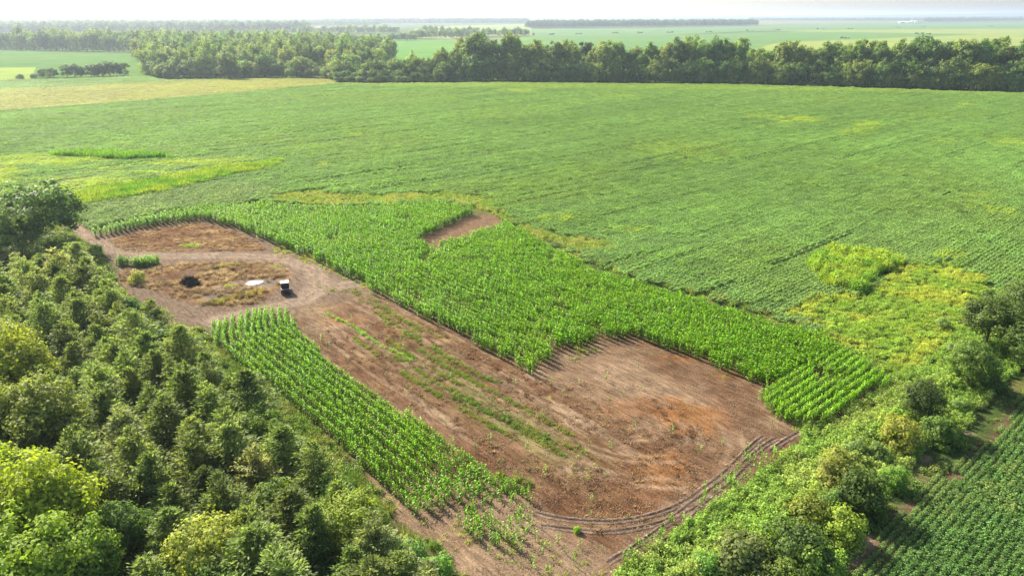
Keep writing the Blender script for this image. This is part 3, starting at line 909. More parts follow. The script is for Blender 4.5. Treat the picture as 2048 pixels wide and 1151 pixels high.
SHRUB_T = [trunk_mesh('trunk', 1.9, 0.07, [(.15, .7, .8), (.25, .8, .9), (.35, .7, .9), (.5, .6, .7)], 0.04, 5)]
TALL = [clump_crown(27.0, rx, 6.0, nc, 40, 2.0, 1.0, holes=.3, flat=.75, top=.45) for rx, nc in ((6.0, 80), (6.8, 92), (5.4, 72), (6.2, 84), (7.2, 96))]
TALL_T = [trunk_mesh('trunk', 20.0, 0.5, [(.4, 3.5, 5), (.5, 4, 5), (.6, 3.5, 5), (.7, 3, 4), (.8, 2.5, 3)], 0.015) for _ in range(3)]
MIDT = [clump_crown(14.0, rx, -2.5, nc, 40, 1.5, 0.75, holes=.3) for rx, nc in ((5.5, 86), (6.2, 96), (5.0, 80), (5.8, 90))]
MIDT_T = [trunk_mesh('trunk', 9.5, 0.32, [(.35, 2.5, 2.4), (.5, 2.6, 2.2), (.65, 2.2, 2.0)], 0.02) for _ in range(2)]
FARM = [clump_crown(22.0, rx, 0.5, 40, 22, 3.2, 2.3, mat='far_leaf', holes=.4) for rx in (9.0, 10.0, 8.5)]

def tone(c):
    g = c[0] / max(c[1], 1e-3)
    b = (c[0] + c[1]) * .88
    return ('pale ' if b > .215 else 'dark ' if b < .17 else 'mid ') + ('yellowish' if g > .72 else 'olive' if g > .66 else 'green')
def plant(name, label, cat, group, p, crown, trunk, color, s=1.0, rz=None, z=0.0):
    e = empty(name, (float(p[0]), float(p[1]), z), random.uniform(0, 6.283) if rz is None else rz, s)
    tag(e, label, cat, group)
    link('trunk', trunk, e)
    link('crown', crown, e, color)
    return e

# ------------------------------------------------------------------ soybeans: tiles of leafy rows laid along the field grid
def soy_field(name, poly, holes, tintf, label, tile=1.0, zs=1.0, lo=0.55):
    a = np.asarray(poly)
    pa, pb = a @ EV, a @ EU
    A, B = np.meshgrid(np.arange(pa.min(), pa.max(), 3.0 * tile), np.arange(pb.min(), pb.max(), 2.28 * tile), indexing='ij')
    ib = np.broadcast_to(np.arange(B.shape[1]), B.shape).ravel()
    A = A + (np.arange(B.shape[1]) * 1.37 % 3.0)[None] * tile
    A, B = A.ravel(), B.ravel()
    x, y = A * EV[0] + B * EU[0], A * EV[1] + B * EU[1]
    w = 3.0 * (fbm(x, y, 9, 77) - .5)
    ok = in_frame(x, y, 0, 260, 100) & (sdist(x, y, poly) + w > 0.2)
    for h in holes:
        ok &= sdist(x, y, h) + w < 0.6
    x, y, ib = x[ok], y[ok], ib[ok]
    n = len(x)
    track = ((ib % 9) == 4) | ((ib % 9) == 5) & (vnoise(x / 30, y / 30, 8) > .7)
    track &= fbm(x, y, 50, 19) > 0.47
    idx = np.where(track, 6 + rng.integers(0, 2, n), rng.integers(0, 6, n))
    streak = vnoise(ib * 1.0, np.floor(A[ok] / 40.0), 33)
    hs = (lo + (1 - lo) * 2 * fbm(x, y, 14, 55) * rng.uniform(.85, 1.12, n)) * (.86 + .3 * streak)
    sc = np.column_stack([np.full(n, tile), np.full(n, tile), hs * zs])
    rz = AU + np.where(rng.random(n) < .5, 0, math.pi)
    scatter(name, SOY_TILES, np.column_stack([x, y, np.full(n, -0.02)]), rz, sc, tintf(x, y), idx, label, 'crop')
YSPOT = [(1590, 240, 62, 9, 1), (1525, 232, 50, 7, .8), (1735, 252, 40, 12, .9), (1705, 268, 40, 8, .7), (1885, 284, 34, 5, 1.4), (1960, 405, 48, 18, .9), (2000, 430, 40, 14, .8), (1775, 449, 26, 8, .7), (2020, 288, 40, 10, .6),
         (1040, 183, 50, 5, .9), (1240, 192, 50, 5, .6), (705, 270, 20, 4, .8), (240, 288, 16, 3, .7), (650, 332, 20, 8, .7), (1130, 440, 60, 9, 1), (1260, 462, 50, 6, .9), (1900, 512, 40, 8, .8), (1930, 212, 20, 4, 1), (1380, 300, 120, 30, .35), (620, 300, 60, 6, .3)]
def soy_tint(x, y):
    n = len(x)
    px, py = PX(x, y)
    base = np.array([0.092, 0.151, 0.050])
    t = np.repeat(base[None], n, 0)
    m = fbm(x, y, 45, 200)
    al, ac = x * EV[0] + y * EV[1], x * EU[0] + y * EU[1]
    t *= ((0.92 + 0.4 * m) * (.84 + .32 * fbm(al / 130.0, ac / 9.0, 1.0, 240, 3)))[:, None]
    light = ss(0.5, 0.7, fbm(x, y, 60, 210))[:, None]
    t = t * (1 - light * .75) + np.array([0.114, 0.172, 0.050]) * light * .75
    yel = np.zeros(n)
    for cx, cy_, rx, ry, k in YSPOT:
        q = np.hypot((px - cx) / rx, (py - cy_) / ry)
        yel = np.maximum(yel, k * (1 - ss(0.4, 1.2, q)) * ss(0.35, 0.6, fbm(x, y, 5, 220)))
    inz = ss(-2, 6, sdist(x, y, YELLOW_NW)) * ss(0.36, 0.52, fbm(x / 2.2, y, 9, 230))
    yel = np.maximum(yel, inz)
    yel = np.maximum(yel, (1 - ss(0, 9, np.abs(py - (168 + (px - 700) * .012)))) * .45 * (px > 690))
    yel = np.clip(yel, 0, 1)[:, None]
    t = t * (1 - yel) + np.array([0.185, 0.235, 0.040]) * yel
    pw = (ss(-2, 2, sdist(x, y, PALE_WEEDS)) * .6)[:, None]
    t = t * (1 - pw) + np.array([0.11, 0.15, 0.07]) * pw
    return t * rng.normal(1, .09, (n, 1)).clip(.7, 1.3)
soy_field('soybean_crop', SOY, [CORN_A, WEED_TALL, WEED_LOW, EDGE_GRASS, GREEN_STRIP, GRASS_ISLE, SOIL], soy_tint, 'wide even green soybean crop in rows filling the large field up to the tree line')
def yfield_tint(x, y):
    n = len(x)
    px, py = PX(x, y)
    k = ss(178, 170, py - (-px * 0.028)) if False else ss(0.0, 1.0, (py - (176 - px * 0.05)) / 10.0)
    k = np.clip(k, 0, 1)[:, None]
    t = np.array([0.10, 0.165, 0.045]) * (1 - k) + np.array([0.190, 0.195, 0.060]) * k
    return t * (0.8 + .4 * fbm(x, y, 30, 301))[:, None] * rng.normal(1, .06, (n, 1)).clip(.8, 1.2)
soy_field('ripening_crop', YFIELD, [], yfield_tint, 'yellowing low crop in the field strip left of the big soybean field', 1.35, .75)

def soy_rows():
    a = SOY_SE
    va, ub = a @ EV, a @ EU
    P = []
    for u0 in np.arange(ub.min(), ub.max(), 0.68):
        v0 = np.arange(va.min(), va.max(), 0.24)
        P.append(np.column_stack(xy(u0 + rng.normal(0, .06, len(v0)), v0 + rng.normal(0, .06, len(v0)))))
    P = np.concatenate(P)
    x, y = P.T
    dd = sdist(x, y, a)
    ok = in_frame(x, y, 0, 120, 160) & (dd + 3.5 * (fbm(x, y, 4, 401) - .5) > .4) & (fbm(x, y, 3, 405) > .24)
    P, dd = P[ok], dd[ok]
    x, y = P.T
    n = len(P)
    s = (0.66 + 0.7 * fbm(x, y, 3, 411)) * rng.uniform(.8, 1.15, n) * (0.65 + .35 * ss(0, 5, dd))
    t = jit((0.064, 0.118, 0.034), n, .18)
    k = (ss(.55, .7, fbm(x, y, 4, 415)) * .45 + (1 - ss(0, 3, dd)) * .4)[:, None]
    t = t * (1 - k) + np.array([.13, .16, .05]) * k
    scatter('soybean_rows', SOY_PLANTS, P, rng.uniform(0, 6.28, n), s, t, None, 'young green soybean plants in close rows in the field behind the hedgerow', 'crop')
soy_rows()

# ------------------------------------------------------------------ corn
def corn_points():
    pts, hts = [], []
    # strip B: rows along U between its two long sides
    for v0 in np.arange(24.6, 40.6, 1.03):
        u0 = np.arange(-105, -20, 0.22)
        bend = 4.2 * ss(-92, -105, u0)
        x, y = xy(u0 + rng.normal(0, .05, len(u0)), v0 + bend + 0.12 * np.sin(u0 * .23 + v0) + rng.normal(0, .035, len(u0)))
        sp = ss(-58, -42, u0 + 10 * (fbm(x, y, 4, 501) - .5))
        edge = ss(0, 2.5, sdist(x, y, CORN_B))
        keep = (sdist(x, y, CORN_B) > -0.1) & (rng.random(len(x)) > sp * (.48 + .25 * (fbm(x, y, 3, 507) < .48)))
        keep &= ~((sp > .5) & (fbm(x, y, 5, 509) < .33))
        pts.append(np.column_stack([x, y])[keep])
        hts.append((1.04 - .28 * sp - .1 * (1 - edge))[keep] * rng.uniform(.86, 1.1, keep.sum()))
    nB = sum(map(len, pts))
    a = CORN_A
    va, ua = a @ EV, a @ EU
    for v0 in np.arange(va.min(), va.max(), 0.98):
        u0 = np.arange(ua.min(), ua.max(), 0.17)
        x, y = xy(u0 + rng.normal(0, .05, len(u0)), v0 + .15 * np.sin(u0 * .17) + rng.normal(0, .035, len(u0)))
        w = 2.4 * (fbm(x, y, 2.2, 521) - .5)
        ok = (sdist(x, y, a) + w > 0) & (sdist(x, y, CORN_NOTCH) + w < -.1) & ~inside(x, y, HEADLAND)
        low = ss(-2, 4, sdist(x, y, CORN_A_LOW))
        thin = (fbm(x, y, 4, 531) < .34) | ((fbm(u0 / 9, np.full(len(u0), v0 / .9), 1.0, 541, 2) < .34) & (low > .2))
        ok &= ~(thin & (rng.random(len(x)) < .75))
        pts.append(np.column_stack([x, y])[ok])
        hts.append(((.92 + .26 * fbm(x, y, 6, 551)) * (1 - .16 * low))[ok] * rng.uniform(.85, 1.1, ok.sum()))
    for u0 in np.arange(-48, -26, 1.05):
        v0 = np.arange(va.min(), va.max(), 0.19)
        x, y = xy(u0 + rng.normal(0, .06, len(v0)), v0 + rng.normal(0, .05, len(v0)))
        ok = (sdist(x, y, a) > -.2) & inside(x, y, HEADLAND) & (fbm(x, y, 3, 561) > .3)
        pts.append(np.column_stack([x, y])[ok])
        hts.append(rng.uniform(.8, .98, ok.sum()))
    c = CORN_C
    p = rand_in(c, 380)
    p = p[fbm(p[:, 0], p[:, 1], 1.5, 577) + .12 * np.minimum(1, sdist(p[:, 0], p[:, 1], c)) > .54]
    pts.append(p)
    hts.append(rng.uniform(.45, 1.0, len(p)))
    return np.concatenate(pts), np.concatenate(hts), nB
cp, ch, nB = corn_points()
dist = np.hypot(cp[:, 0], cp[:, 1])
isB = np.arange(len(cp)) < nB
u_, v_ = uv(cp[:, 0], cp[:, 1])
loose = isB & (u_ > -48)
order = np.argsort(np.where(loose, -u_, 1e6))
single = np.zeros(len(cp), bool)
single[order[:150]] = True
single &= loose
rest = ~single
x, y = cp[rest].T
n = rest.sum()
tint = jit((0.080, 0.160, 0.003), n, .22, .06)
br = ss(.45, .7, fbm(x, y, 9, 571))[:, None]
tint = tint * (1 - .5 * br) + np.array([.108, .185, .005]) * .5 * br
hz = ch[rest]
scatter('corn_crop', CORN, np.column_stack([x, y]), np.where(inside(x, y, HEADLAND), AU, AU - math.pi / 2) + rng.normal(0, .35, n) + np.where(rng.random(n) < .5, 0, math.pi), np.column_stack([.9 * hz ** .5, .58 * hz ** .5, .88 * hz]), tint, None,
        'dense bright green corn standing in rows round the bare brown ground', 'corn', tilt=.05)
def corn_one(p, s, label, group, color):
    o = link('corn_plant', random.choice(CORN1), None, color)
    o.location = (float(p[0]), float(p[1]), 0.0)
    o.rotation_euler = (random.gauss(0, .06), random.gauss(0, .06), random.uniform(0, 6.283))
    o.scale = (s, s, s)
    tag(o, label, 'corn plant', group)
for p, h in zip(cp[single], ch[single]):
    corn_one(p, 1.3 * h * random.uniform(.85, 1.15), 'green corn plant in the thin ragged near end of the corn strip', 'corn plants at the thin end of the strip', jit((.075, .155, .008), 1)[0])
# stray corn on bare ground
stray = []
for px, py in [(655, 640), (735, 665), (800, 690), (830, 715), (880, 745), (905, 760), (690, 720), (700, 755), (720, 700), (770, 760), (815, 780), (850, 800), (875, 835), (890, 855), (760, 820), (820, 830), (905, 890),
               (975, 890), (1000, 860), (1055, 905), (1005, 930), (1085, 950), (955, 905), (1030, 770), (1010, 720), (1130, 790), (1100, 770), (1155, 770), (1300, 718), (1280, 740), (1445, 765), (1500, 760), (1515, 755),
               (1225, 895), (1180, 890), (1095, 800), (1090, 830), (1180, 1000), (1185, 1035), (1260, 1035), (1270, 860), (1340, 870), (1390, 825), (1450, 885), (1395, 905), (1075, 1080), (1112, 1085), (1100, 1100), (1130, 1110),
               (1165, 1100), (1085, 1110), (1060, 1120), (1070, 1140), (1100, 1145), (1145, 1130), (1020, 1115), (985, 1105), (1200, 1100), (1495, 905), (1420, 760), (1340, 735), (1210, 760), (1140, 720), (1150, 705), (1175, 712), (1120, 730),
               (1560, 870), (1590, 850), (1545, 860), (1245, 790), (1280, 780), (1215, 805), (700, 640), (745, 690), (945, 790), (965, 800), (985, 815), (1010, 830), (930, 810), (660, 700), (640, 690), (615, 665)]:
    stray.append((G(px + random.uniform(-5, 5), py + random.uniform(-4, 4)), random.uniform(.45, .95)))
for p, s in stray:
    corn_one(p, s, 'lone stray corn plant sprouting on the bare brown soil', 'stray corn plants on the bare soil', jit((.09, .155, .025), 1)[0])
ln = GP([(1195, 1150), (1262, 1118), (1330, 1065), (1400, 1015), (1460, 975), (1500, 945), (1545, 918)])
for k in range(70):
    t = random.random() ** .6 * (len(ln) - 1.001)
    i = int(t)
    p = ln[i] + (ln[i + 1] - ln[i]) * (t - i) + rng.normal(0, .45 + .45 * (t > 3.5), 2)
    corn_one(p, random.uniform(.5, 1.0), 'bright corn plant in the ragged line between the wheel ruts and the leafy bank', 'corn plants beside the wheel ruts', jit((.078, .158, .008), 1)[0])

# ------------------------------------------------------------------ grass and weeds
def tufts(name, poly, dens, protos, tintf, smin, smax, label, cat='grass', warp=1.5, zf=None, exclude=(), stretch=1.0, wseed=0, thr=None):
    poly = np.asarray(poly)
    pad = poly.mean(0) + (poly - poly.mean(0)) * 1.03
    p = rand_in(pad, int(poly_area(poly) * dens))
    x, y = p.T
    ok = (sdist(x, y, poly) + warp * 2 * (fbm(x, y, 3, 601 + wseed) - .5) > 0) & in_frame(x, y, 0, 190, 190)
    for e in exclude:
        ok &= sdist(x, y, e) < 0
    if thr is not None:
        ok &= fbm(x, y, thr[0], 640 + wseed) > thr[1]
    x, y = x[ok], y[ok]
    n = len(x)
    s = rng.uniform(smin, smax, n) * (.7 + .6 * fbm(x, y, 3, 611 + wseed))
    if zf is not None:
        s = s * (.74 + .26 * ss(1.5, 6.5, sdist(x, y, poly)))
    z = np.zeros(n) if zf is None else zf(x, y)
    scatter(name, protos, np.column_stack([x, y, z]), rng.uniform(0, 6.28, n), np.column_stack([s, s, s * stretch]), tintf(x, y, n), None, label, cat, tilt=.08)
def two(c1, c2, scale, seed, v=.14):
    def f(x, y, n):
        k = ss(.38, .62, fbm(x, y, scale, seed))[:, None]
        return (np.array(c1) * (1 - k) + np.array(c2) * k) * rng.normal(1, v, (n, 1)).clip(.6, 1.5)
    return f
tufts('tall_weeds', WEED_TALL, 5.0, GRASS + WEEDS[4:], two((.105, .180, .026), (.165, .215, .032), 3, 1), 1.0, 1.75, 'tall bright green weed patch standing above the soybeans beside the corn', 'weeds', stretch=1.15, warp=3.0)
tufts('meadow_grass', WEED_LOW, 3.6, GRASS[:2] + WEEDS[:3] + LOW, two((.135, .20, .034), (.205, .232, .040), 5, 2), .6, 1.15, 'yellow-green rough grass between the corn block and the hedgerow', 'grass', stretch=.8, warp=3.0)
tufts('straw_grass', EDGE_GRASS, 4.2, GRASS, two((.165, .18, .07), (.115, .16, .04), 5, 3), .4, .9, 'straw-yellow grass strip along the far edge of the corn', 'grass', warp=3.5)
tufts('green_grass_strip', GREEN_STRIP, 3.2, GRASS, two((.078, .155, .018), (.145, .19, .028), 6, 4), .9, 1.8, 'bright green tall grass strip curving through the soybean field', 'grass', wseed=3, warp=4.5)
tufts('grass_island', GRASS_ISLE, 2.6, GRASS, two((.07, .15, .02), (.095, .17, .025), 6, 5), 1.6, 2.7, 'long low island of tall bright green grass in the soybeans', 'grass', warp=.8)
tufts('yellow_lane_grass', LANE_NW, 2.0, LOW + GRASS[:1], two((.20, .22, .04), (.14, .20, .035), 6, 6), .8, 1.5, 'yellow grass lane running behind the large dark tree', 'grass')
tufts('pale_weeds', PALE_WEEDS, 1.5, WEEDS, two((.10, .145, .06), (.15, .19, .08), 5, 7), .55, 1.15, 'grey-green weeds between the grass strip and the corn', 'weeds', thr=(4, .42))
edge = GP([(1000, 438), (1085, 476), (1200, 535), (1380, 588), (1500, 625), (1640, 668), (1740, 718), (1765, 745), (1740, 712), (1650, 655), (1500, 612), (1390, 574), (1210, 520), (1100, 464), (1020, 432)])
tufts('corn_edge_grass', edge, 5.0, LOW + GRASS[:1], two((.15, .155, .06), (.10, .14, .04), 3, 8), .7, 1.3, 'olive straw grass fringe between corn and soybeans', 'grass', warp=1.0)
def bank_h(x, y):
    return np.clip(1.4 * ss(1.0, 7, sdist(x, y, BANK)) * (.45 + .9 * fbm(x, y, 5, 701)) + .25 * fbm(x, y, 1.5, 703), 0, 3)
tufts('bank_undergrowth', BANK, 5.2, WEEDS + SOY_PLANTS[:1], two((.112, .175, .034), (.150, .190, .050), 6, 9), .75, 1.45, 'light green leafy weeds covering the bank beside the wheel ruts', 'weeds', warp=.8, zf=lambda x, y: bank_h(x, y) * .75)
sb = GP([(1590, 868), (1660, 835), (1770, 772), (1800, 752), (1790, 742), (1730, 790), (1640, 850)])
tufts('bank_fringe', sb, 4.0, WEEDS[:4], two((.08, .17, .04), (.12, .19, .06), 3, 29), .5, .9, 'low leafy fringe between the corn headland and the bank', 'weeds', warp=.5)
tufts('margin_grass', MARGIN, 4.0, GRASS + WEEDS[:3] + LOW, two((.080, .125, .032), (.125, .145, .045), 4, 10), .5, 1.15, 'rough green and straw grass between the plantation and the corn strip', 'grass', exclude=(CORN_B, CORN_C))
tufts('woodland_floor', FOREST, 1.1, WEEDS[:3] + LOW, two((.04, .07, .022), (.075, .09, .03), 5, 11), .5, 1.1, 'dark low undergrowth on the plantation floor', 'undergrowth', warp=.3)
tufts('field_edge_weeds', GP([(1640, 1250), (1700, 1110), (1770, 1010), (1850, 935), (1930, 880), (2000, 800), (2080, 740), (2250, 640), (2250, 720), (2080, 790), (2020, 830), (1960, 890), (1880, 960), (1810, 1020), (1740, 1110), (1690, 1250)]),
      4.0, LOW + WEEDS[:2], two((.07, .12, .03), (.12, .14, .04), 3, 12), .5, 1.0, 'patchy weeds on pale ground at the edge of the soybean rows', 'weeds', thr=(3, .33))
def weed_rows():
    P = []
    for v0, ua, ub in ((43.6, -86, -50), (45.4, -90, -44), (47.2, -84, -40), (49.0, -80, -46), (50.8, -92, -62), (52.6, -94, -70)):
        n = int((ub - ua) * 9)
        u0 = rng.uniform(ua, ub, n)
        x, y = xy(u0, v0 + .5 * np.sin(u0 * .11) + rng.normal(0, .17, n))
        ok = fbm(u0 / 6, np.full(n, v0), 1.0, 881, 3) > .47
        P.append(np.column_stack([x, y])[ok])
    P = np.concatenate(P)
    n = len(P)
    scatter('weed_rows', LOW, P, rng.uniform(0, 6.28, n), rng.uniform(.4, .95, n), two((.090, .130, .022), (.130, .140, .034), 3, 36)(P[:, 0], P[:, 1], n), None, 'thin olive weed rows running lengthwise along the killed brown strip', 'weeds')
weed_rows()
PUD = GP([(482, 566), (498, 557), (530, 556), (536, 563), (520, 572), (492, 576)])
# dead and living growth on the bare ground
STRIPS = []
def along(name, px, width, dens, protos, tintf, smin, smax, label, cat, thr=.0, seed=0):
    ln = GP(px)
    seg = np.linalg.norm(np.diff(ln, axis=0), axis=1)
    n = int(seg.sum() * width * dens)
    t = rng.uniform(0, seg.sum(), n)
    cs = np.concatenate([[0], np.cumsum(seg)])
    x = np.interp(t, cs, ln[:, 0]) + rng.normal(0, width * .33, n)
    y = np.interp(t, cs, ln[:, 1]) + rng.normal(0, width * .33, n)
    ok = fbm(x, y, 2.5, 801 + seed) > thr
    x, y = x[ok], y[ok]
    n = len(x)
    s = rng.uniform(smin, smax, n)
    scatter(name, protos, np.column_stack([x, y]), rng.uniform(0, 6.28, n), s, tintf(x, y, n), None, label, cat, tilt=.1)
along('verge_grass', [(436, 702), (480, 742), (560, 812), (650, 895), (715, 962), (775, 1025)], 1.9, 9, GRASS + LOW + WEEDS[:2], two((.080, .125, .032), (.125, .145, .045), 3, 37), .45, .95, 'narrow rough grass verge along the near side of the corn strip', 'grass', .22, 18)
gw = two((.070, .108, .020), (.115, .125, .03), 3, 13)
along('weed_strip', [(1060, 770), (980, 760), (930, 745), (860, 760), (940, 800), (1010, 840), (1090, 872), (1150, 900)], 1.0, 5, LOW, gw, .5, .95, 'dark green weeds in a strip across the middle of the bare ground', 'weeds', .42, 1)
along('weed_strip', [(900, 790), (960, 815), (1030, 850), (1100, 880), (1140, 895)], 1.7, 5, LOW + SOY_PLANTS[:1], gw, .45, .95, 'dense mossy green weed band along the middle of the killed strip', 'weeds', .36, 2)
along('weed_strip', [(655, 628), (700, 650), (760, 690), (830, 722)], .6, 9, LOW + SOY_PLANTS[:2], two((.12, .22, .035), (.16, .24, .04), 2, 14), .45, .8, 'thin bright green weed row leading away from the parked vehicle', 'weeds', .3, 3)
along('weed_strip', [(760, 640), (800, 660), (850, 690), (880, 700)], .7, 6, LOW + SOY_PLANTS[:2], two((.10, .18, .03), (.15, .2, .04), 2, 15), .4, .75, 'short green weed row beside the corn block', 'weeds', .36, 4)
along('weed_strip', [(820, 645), (870, 668), (920, 690)], .8, 5, LOW, two((.095, .13, .03), (.135, .145, .045), 2, 16), .5, .9, 'sparse yellow-green weeds near the corn block', 'weeds', .36, 5)
along('weed_strip', [(640, 580), (700, 580), (740, 600), (790, 640), (860, 690), (900, 740)], 2.4, 3, LOW, two((.095, .115, .03), (.14, .135, .05), 3, 17), .5, 1.0, 'thin straw and green weeds beside the corn block corner', 'weeds', .42, 6)
along('weed_strip', [(1140, 690), (1170, 700), (1150, 715)], 2.6, 3, LOW, two((.14, .17, .04), (.2, .19, .06), 2, 18), .6, 1.1, 'low weed patch on bare soil below the corn', 'weeds', .36, 7)
along('weed_strip', [(990, 955), (1020, 965), (1040, 975)], 2.2, 7, LOW + WEEDS[:1], two((.07, .10, .02), (.12, .13, .03), 2, 19), .6, 1.0, 'dark olive weed patch beside the end of the corn strip', 'weeds', .3, 8)
along('weed_strip', [(1180, 900), (1150, 930), (1200, 945)], 3.0, 1.6, LOW, two((.18, .17, .06), (.14, .17, .05), 2, 22), .5, .9, 'scattered yellowed weeds on the killed ground', 'weeds', .36, 9)
along('weed_strip', [(1540, 790), (1560, 830), (1610, 856), (1640, 850)], 1.3, 4, LOW, two((.15, .2, .04), (.2, .21, .05), 2, 23), .5, .9, 'low yellow-green weeds fringing the corn headland', 'weeds', .34, 10)
along('weed_strip', [(560, 494), (640, 522), (700, 546), (745, 572)], 3.6, 4, LOW, two((.13, .2, .04), (.2, .2, .06), 2, 24), .6, 1.1, 'low green weeds along the corn beside the dirt track', 'weeds', .34, 11)
along('weed_strip', [(880, 1060), (960, 1095), (1040, 1120), (1120, 1130), (1200, 1120)], 3.5, 1.1, LOW, two((.14, .19, .04), (.2, .2, .06), 2, 25), .5, 1.0, 'scattered small weeds on the soil at the corn strip end', 'weeds', .4, 12)
along('weed_strip', [(370, 490), (400, 493)], 1.8, 4, LOW, two((.15, .22, .05), (.2, .22, .06), 2, 26), .8, 1.2, 'small green weed patch on the brown corner plot', 'weeds', .3, 13)
along('grass_tussocks', [(430, 606), (460, 599), (490, 591), (522, 582)], 1.7, 9, GRASS + DRYG, two((.13, .135, .04), (.20, .15, .07), 3, 27), .45, .9, 'golden green grass ridge beside the bright puddle', 'grass', .2, 14)
along('grass_tussocks', [(428, 536), (460, 531), (490, 531)], 1.6, 9, GRASS[:1] + DRYG, two((.34, .27, .12), (.27, .22, .09), 3, 28), .5, .9, 'golden dry grass ridge behind the brush pile', 'grass', .2, 15)
along('grass_tussocks', [(540, 536), (565, 536)], .8, 10, LOW + GRASS[:1], two((.12, .22, .03), (.15, .22, .04), 3, 30), .5, .9, 'small green grass patch behind the parked vehicle', 'grass', 0, 16)
along('grass_tussocks', [(445, 575), (470, 572)], .7, 10, LOW + GRASS[:1], two((.15, .2, .03), (.2, .22, .05), 3, 31), .5, .8, 'green grass spit at the edge of the muddy puddle', 'grass', 0, 17)
wd = two((.56, .41, .22), (.36, .24, .13), 3, 32)
tufts('dead_grass', WET, 4.2, DRYG + DRYL, wd, .5, .95, 'dried golden brown grass round the puddles', 'dead grass', exclude=(PUD, GP([(350, 572), (356, 556), (380, 550), (404, 556), (408, 572), (380, 580)])), thr=(3, .44), wseed=9)
tufts('dead_grass', BROWN_NW, 2.4, DRYL + RESID[:1], two((.46, .31, .15), (.27, .15, .07), 3, 33), .6, 1.1, 'flattened brown dead growth on the corner plot by the corn', 'dead grass', thr=(3, .40), wseed=11)
kill = np.array([xy(u, v) for u, v in ((-90, 39.6), (-34, 39.4), (-30, 47), (-30, 60), (-44, 64), (-56, 58), (-60, 55.5), (-88, 54.5))])
tufts('dead_growth', kill, 1.6, DRYL + RESID, two((.16, .085, .042), (.28, .175, .085), 3, 34), .5, .95, 'rust brown dead plant litter on the killed ground', 'dead grass', thr=(4, .38), wseed=13)
tufts('crop_residue', SOIL, .45, RESID, two((.27, .20, .13), (.17, .12, .08), 3, 35), .5, 1.0, 'pale dry stalk litter strewn over the bare soil', 'litter', wseed=17)

# ------------------------------------------------------------------ trees
def spaced(poly, d, n=4000, grid=None):
    out = []
    for p in rand_in(poly, n):
        if all((p[0] - q[0]) ** 2 + (p[1] - q[1]) ** 2 > d * d for q in out):
            out.append(p)
    return out
big_spots = []      # places taken by the large broadleaf trees
def at(px, py, h):
    return G(px, py, h * 0.52)
# broadleaf trees that can be told apart in the left wood: crown centre in the photo, height, width factor, colour
OL, YG, DG, BG = (.075, .115, .028), (.155, .19, .022), (.038, .075, .022), (.11, .18, .03)
LEFT = [
    (82, 435, 14, 1.35, (.060, .105, .028), 'large dark round tree beside the dirt track at the plantation corner'),
    (35, 470, 12, 1.2, (.070, .105, .03), 'olive green round tree next to the large dark corner tree'),
    (-20, 440, 12, 1.2, (.065, .105, .03), 'green tree behind the plantation beside the yellow lane'),
    (120, 500, 8, 1.1, (.085, .115, .035), 'low spreading olive tree below the large dark corner tree'),
    (20, 745, 10.5, 1.05, (.155, .175, .03), 'yellow-olive tall tree rising over the plantation'),
    (75, 850, 9.5, 1.15, (.105, .125, .03), 'broad olive tree in front of the yellow-olive plantation tree'),
    (-40, 850, 10, 1.1, (.11, .135, .03), 'olive tree crown half hidden behind the broad olive tree'),
    (85, 1040, 10.5, 1.05, YG, 'tall bright yellow-green tree in the plantation'),
    (-30, 1010, 10.5, 1.1, (.14, .18, .025), 'bright green tree behind the tall yellow-green tree'),
    (60, 1150, 10, 1.1, (.12, .170, .026), 'lime green leafy tree crown below the tall yellow-green tree'),
    (165, 1130, 8, .9, (.11, .165, .03), 'smaller green tree beside the lime green crown'),
    (165, 615, 5.0, .75, (.20, .24, .025), 'small bright yellow-lime tree among dark plantation trees'),
]
for px, py, h, wf, c, lab in LEFT:
    p = at(px, py, h)
    big_spots.append((p, h * .33 * wf))
    s = h / 9.0
    plant('broadleaf_tree', lab, 'tree', 'broadleaf trees in the plantation', p, random.choice(BROAD), random.choice(BROAD_T), c, (s * wf, s * wf, s))
n_cone = 0
ug = np.arange(-140, 0, 4.1)
vg = np.arange(-60, 60, 3.9)
for u0 in ug:
    for v0 in vg:
        x, y = xy(u0 + random.gauss(0, .5), v0 + random.gauss(0, .5))
        x, y = float(x), float(y)
        if y < 30 or sdist(np.array(x), np.array(y), FOREST) < 1.0:
            continue
        tx, ty = PX(x, y, 6.0)
        if not (-70 < tx < 2100 and ty < 1200 and ty > 470):
            continue
        if any(math.hypot(x - q[0], y - q[1]) < r + .9 for q, r in big_spots):
            continue
        k = random.random()
        s = random.uniform(.86, 1.26)
        c = jit((.102, .132, .046), 1, .2, .03)[0]
        if k < .07:
            c = jit((.145, .16, .075), 1, .1)[0]
        w = random.uniform(1.0, 1.25)
        if k > .86:
            s *= .62
            plant('young_broadleaf_tree', 'fresh green round-crowned young tree growing among the conical plantation trees', 'tree', 'round young trees in the plantation', (x, y), random.choice(BROAD), random.choice(BROAD_T), jit(random.choice([(.09, .13, .03), (.13, .16, .03), (.065, .105, .03)]), 1, .12)[0], (s * w, s * w, s))
            continue
        dd = float(sdist(np.array(x), np.array(y), FOREST))
        near = min(big_spots, key=lambda q: math.hypot(x - q[0][0], y - q[0][1]))
        if dd < 4.2:
            where = 'in the row bordering the grassy margin'
        elif math.hypot(x - near[0][0], y - near[0][1]) < near[1] + 4.0:
            where = 'crowded against a broadleaf tree'
        else:
            where = 'in the plantation interior'
        tall = 'tall' if s > 1.15 else 'short' if s < .96 else 'medium'
        plant('conical_tree', '%s feathery conical tree, %s height, %s' % (tone(c).replace('mid', 'plain'), tall, where), 'tree', 'plantation trees %s, %s %s' % (where, tall, tone(c)), (x, y), random.choice(CONE), random.choice(CONE_T), c, (s * w, s * w, s))
        n_cone += 1
print('cone', n_cone)
